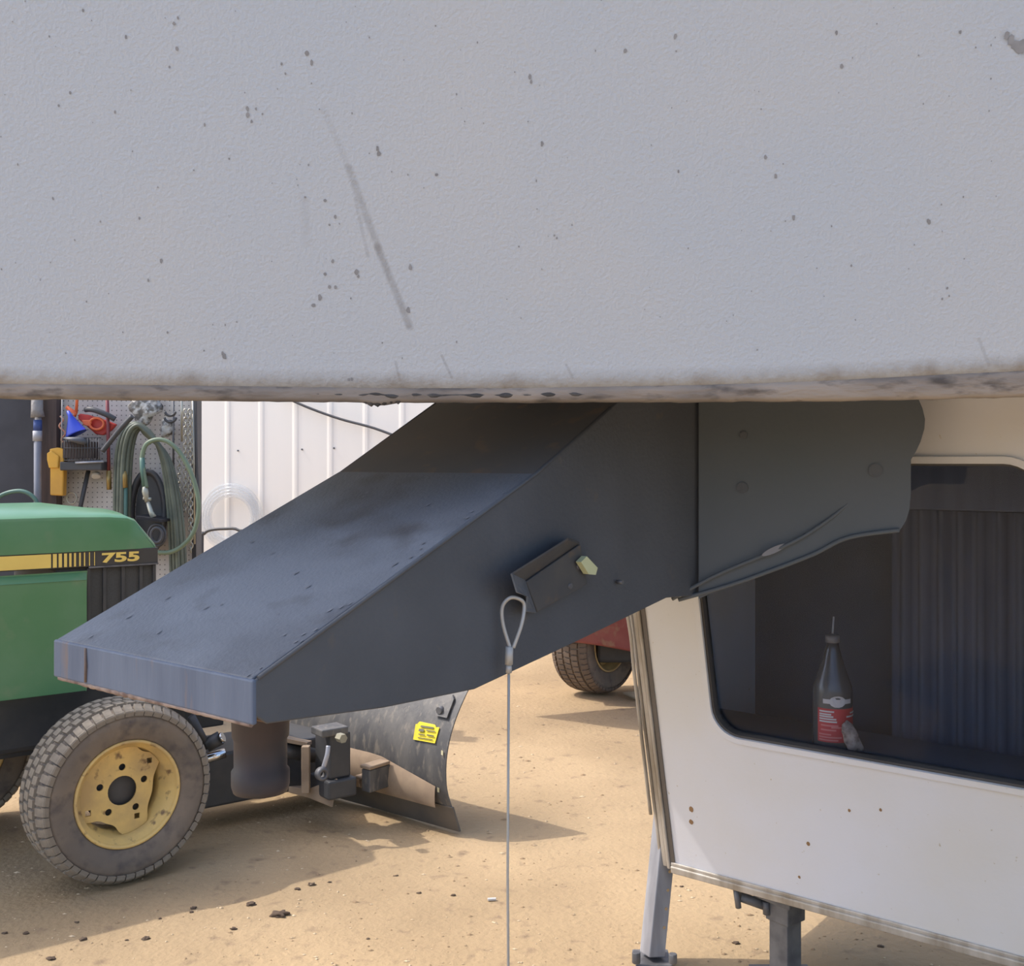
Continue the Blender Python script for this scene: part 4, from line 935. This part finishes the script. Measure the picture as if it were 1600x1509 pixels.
s_ = MB(); s_.tube([G(226,758,gY-.17), G(227,768,gY-.17), G(230,784,gY-.17)], [.011,.017,.012], 10); s_.tube([G(224,778,gY-.17), G(236,780,gY-.17)], .009, 8); s_.tube([G(231,784,gY-.17), G(236,800,gY-.17), G(240,808,gY-.17)], [.01,.012,.016], 10); obj('tap_fitting', s_, mat('pale_fitting', srgb(184,184,170), .4, .3), hb2)
hb3 = thing('teal_hose_end', 'green hose end with a brass coupling hanging left of the black coil', 'hose', G(196,800))
s_ = MB(); s_.tube([G(196,762,gY-.12), G(196,850,gY-.12)], .011, 10); obj('hose', s_, hose_t, hb3)
s_ = MB(); s_.tube([G(194,736,gY-.12), G(194,742,gY-.12), G(195,762,gY-.12)], [.011,.016,.015], 10); obj('brass_coupling', s_, brass, hb3)
for k in range(3):
    s_ = MB(); s_.tube([G(231+ (24+1.5*k)*math.cos(a), 800+(60+2*k)*math.sin(a), gY-.016-.02*k) for a in [i*2*PI/28 for i in range(28)]], .014, 8, closed=True)
    if k == 0: cb2 = thing('black_hose_coil', 'coil of black rubber hose hanging behind the green loop', 'hose', G(231,862))
    obj('coil_turn', s_, blk, cb2)
s_ = MB(); s_.plate([(22*q*math.cos(i*PI/12), 58*q*math.sin(i*PI/12)) for i in range(24)], [], .02, frame(G(234,800,gY-.035), Vector((1,0,0)), Z, Vector((0,1,0)))); obj('inner_disc', s_, blk, cb2)
# chains
def chain(px0, py0, px1, py1, name_lab, y=.06, lw=.011, ll=.03):
    c = thing('steel_chain', name_lab, 'chain', G(px1, py1))
    a = G(px0, py0, gY-y); b = G(px1, py1, gY-y); n = int((b-a).length/(ll*.72)); d = (b-a).normalized()
    m1 = MB(); ring = []
    for i in range(14):
        t = i*2*PI/14; ring.append((lw*math.cos(t), 0, (ll/2)*math.sin(t)))
    m1.tube(ring, .0034, 5, closed=True); me = m1.mesh('link'); me.materials.append(zinc)
    for i in range(n):
        o = bpy.data.objects.new('chain_link', me); COL.objects.link(o); o.parent = c
        p = a+(b-a)*(i+.5)/n-LOC[c.name]
        o.matrix_local = Matrix.Translation(p) @ Matrix.Rotation((i % 2)*PI/2+.3, 4, 'Z') @ Matrix.Rotation(-math.atan2(d.x, -d.z)*1, 4, 'Y')
chain(280,700,283,862, 'pale steel chain hanging just right of the green hoses')
chain(290,640,290,800, 'steel chain in the middle of the three beside the corner edge')
chain(297,640,298,862, 'steel chain hanging rightmost on the pegboard')
for i, (x_, m_c, lab) in enumerate(((271,steel_d,'dark steel rod hanging between green hoses and chains'),(284,zinc,'bright thin steel rod hanging above the chains'),(301,zinc,'pale slim rod at the right edge of the pegboard'))):
    s_ = MB(); s_.tube([G(x_,600,gY-.04), G(x_+(3 if i == 2 else 0), (760,690,850)[i], gY-.04)], .006, 6); top('hanging_rod', s_, m_c, lab, 'rod')
s_ = MB(); s_.tube(smoothpts([G(306,600,gY-.06), G(307,700,gY-.06), G(309,750,gY-.06), G(312,782,gY-.06)], 5), .006, 6); top('black_cable', s_, blk, 'black cable hanging down the right edge of the pegboard', 'cable')
film = mat('clear_film', srgb(190,188,184), .2, c2=srgb(110,108,106), scale=26, lo=.45, hi=.55, bump=.8, bscale=50)
s_ = MB(); s_.add(blob(G(228,634,gY-.04), .07, .02, .085, 5, .6), Fc, True); top('plastic_bag', s_, film, 'crinkled clear plastic bag hanging above the green hoses', 'bag')
s_ = MB(); s_.add(blob(G(262,668,gY-.03), .035, .02, .05, 9, .6), Fc, True); top('plastic_bag', s_, film, 'smaller crinkled clear bag hanging right of the green hose hook', 'bag')
for i, (x_, y_, r_2) in enumerate(((266,643,8),(266,652,9))):
    s_ = MB(); s_.tube([G(x_+r_2*math.cos(a), y_+r_2*.8*math.sin(a), gY-.08) for a in [PI*j/10 for j in range(11)]], .007, 8); top('black_clamp', s_, blk, ('upper' if i == 0 else 'lower')+' of two black curved clamps near the top of the pegboard', 'clamp')
s_ = MB(); s_.tube([G(150,740,gY-.02), G(150,745,gY-.03)], .022, 14); obj('knob', s_, white_p, pegboard, label='round white knob')
s_ = MB(); s_.tube([G(112+8*math.cos(a), 778+9*math.sin(a), gY-.02) for a in [i*2*PI/16 for i in range(16)]], .004, 6, closed=True); top('wire_ring', s_, zinc, 'thin wire ring hanging low on the pegboard above the hood', 'ring')
s_ = MB(); s_.tube(smoothpts([G(-30,800,gY-.16), G(0,775,gY-.16), G(28,767,gY-.16), G(48,773,gY-.16), G(60,790,gY-.16), G(64,820,gY-.16)], 6), .011, 10); top('teal_hose', s_, hose_t, 'green hose arching just above the left end of the hood', 'hose')
s_ = MB(); sa, sb_ = G(212,806,gY-.22), G(254,812,gY-.22)
s_.add([sa, sb_, Vector((sb_.x, gY+.01, sb_.z)), Vector((sa.x, gY+.01, sa.z))]+[v-Z*.012 for v in (sa, sb_, Vector((sb_.x, gY+.01, sb_.z)), Vector((sa.x, gY+.01, sa.z)))], [(0,1,2,3),(7,6,5,4),(0,4,5,1),(1,5,6,2),(2,6,7,3),(3,7,4,0)])
top('black_shelf', s_, mat('matte_black_shelf', (.045,.045,.05), .9, spec=.1), 'small black corner shelf seen just past the front of the hood', 'shelf')
for k, r_2 in enumerate((13, 9)):
    s_ = MB(); s_.tube([G(245+r_2*math.cos(a), 836+r_2*1.3*math.sin(a), gY-.19-.02*k) for a in [i*2*PI/20 for i in range(20)]], .008, 8, closed=True)
    if k == 0: cc = thing('coiled_black_cord', 'coil of black cord hanging under the small corner shelf', 'cord', G(245,853))
    obj('cord_turn', s_, blk, cc)
# on the white wall
wy = lambda px, py, off: hit(px, py, w0+wn*off, wn)
clr = bpy.data.materials.new('clear_vinyl'); clr.use_nodes = True
cbb = clr.node_tree.nodes['Principled BSDF']; cbb.inputs['Base Color'].default_value = (.6,.64,.68,1); cbb.inputs['Roughness'].default_value = .12; cbb.inputs['Alpha'].default_value = .22
ct_ = thing('clear_hose_coil', 'coil of clear vinyl tubing hanging on the white metal wall', 'hose', wy(360,870,.1))
for k in range(4):
    s_ = MB(); s_.tube([wy(361+(46-4*k)*math.cos(a), 808+(50-5*k)*math.sin(a), .05+.02*k) for a in [i*2*PI/36 for i in range(36)]], .02, 8, closed=True); obj('tube_turn', s_, clr, ct_)
s_ = MB(); s_.tube(smoothpts([wy(316,1000,.35), wy(316,846,.35), wy(319,834,.35), wy(329,828,.35), wy(350,826,.35), wy(372,828,.35), wy(384,850,.35), wy(386,1000,.35)], 5), .012, 8); top('bent_bar', s_, blk, 'black bent bar rising behind the pin box against the white wall', 'bar')
s_ = MB(); s_.tube(smoothpts([wy(440,618,.06), wy(480,636,.06), wy(530,654,.06), wy(585,669,.06), wy(640,690,.06)], 5), .010, 8); top('wall_cable', s_, blk, 'dark cable running diagonally across the upper white wall', 'cable')

# ---------------------------------------------------------------- clods and litter on the dirt
def gp(px, py): 
    Y = EYE*F/(py-HZ); return Vector(((px-CX)/F*Y, Y, hfield((px-CX)/F*Y, Y)-.008))
clods = [(303,1415,9,'dark clod pair, upper piece, on the dirt below the right side of the yellow-rimmed wheel'),(299,1421,6,'small dark crumb just under the clod below the yellow-rimmed wheel'),(393,1409,13,'flat dark clod below and left of the plow blade bracket'),(437,1425,22,'widest flat dark clod on the dirt, below the plow blade'),
(365,1447,9,'dark clod left of and below the widest flat clod'),(465,1385,8,'dark clod left of a longer one, under the middle of the blade'),(487,1378,10,'long dark clod directly under the middle of the blade'),(515,1374,5,'small crumb right of the long clod under the blade'),
(120,1438,6,'round dark clod below the left edge of the yellow-rimmed wheel'),(40,1456,8,'dark clod near the lower left corner, second from the frame edge'),(8,1456,7,'dark clod closest to the left frame edge'),(130,1463,10,'dark clod near the lower left, larger of those under the wheel'),
(228,1462,10,'flat dark clod straight below the wheel near the picture bottom'),(198,1464,5,'tiny clod left of the flat clod straight below the wheel'),(655,1391,6,'lone small clod left of the white scrap'),(708,1394,7,'small clod just left of the hanging cable and above the white scrap'),
(620,1364,5,'small crumb just beneath the far end of the blade shadow'),(250,1431,5,'small crumb left of the dark clod pair'),(1065,1382,5,'small clod between the two trailer legs under the wall corner'),(1150,1471,9,'dark clod left of the square trailer leg near the picture bottom'),
(1376,1474,8,'dark clod right of the square trailer leg near the picture bottom'),(80,1493,12,'faint flat clod in the very bottom left corner'),(575,1462,5,'small clod alone near the bottom, left of the cable')]
for i, (px, py, r, lb_) in enumerate(clods):
    p = gp(px, py); rr = r/F*p.y*.55; s_ = MB(); s_.add(blob(p+Z*rr*.2, rr, rr*.8, rr*.38, i*3.3, .8), Fc, True)
    top('dirt_clod', s_, clod_m, lb_, 'clod', group='dark clods scattered on the dirt')
p = gp(768, 1403); s_ = MB(); s_.bar(p+Vector((-.012,0,.006)), p+Vector((.014,.004,.006)), .008, .006); top('white_scrap', s_, white_p, 'tiny white scrap lying on the dirt left of the hanging cable', 'scrap')
sp_ = MB()
for i in range(1500):
    px = random.uniform(-100, 1700); py = 1030+480*random.random()**.6; p = gp(px, py); rr = (.0015+.004*random.random()**3)*p.y/3
    sx = random.uniform(.7, 2.2)
    sp_.add([p+Vector((rr*sx,0,.001)), p+Vector((0,rr,.001)), p+Vector((-rr*sx,0,.001)), p+Vector((0,-rr,.001)), p+Vector((0,0,.001+rr*.7))], [(0,1,4),(1,2,4),(2,3,4),(3,0,4)])
obj('grit', sp_, mat('grit', srgb(150,126,98), .95, c2=srgb(206,184,152), scale=8, lo=.45, hi=.55), ground, kind='stuff')
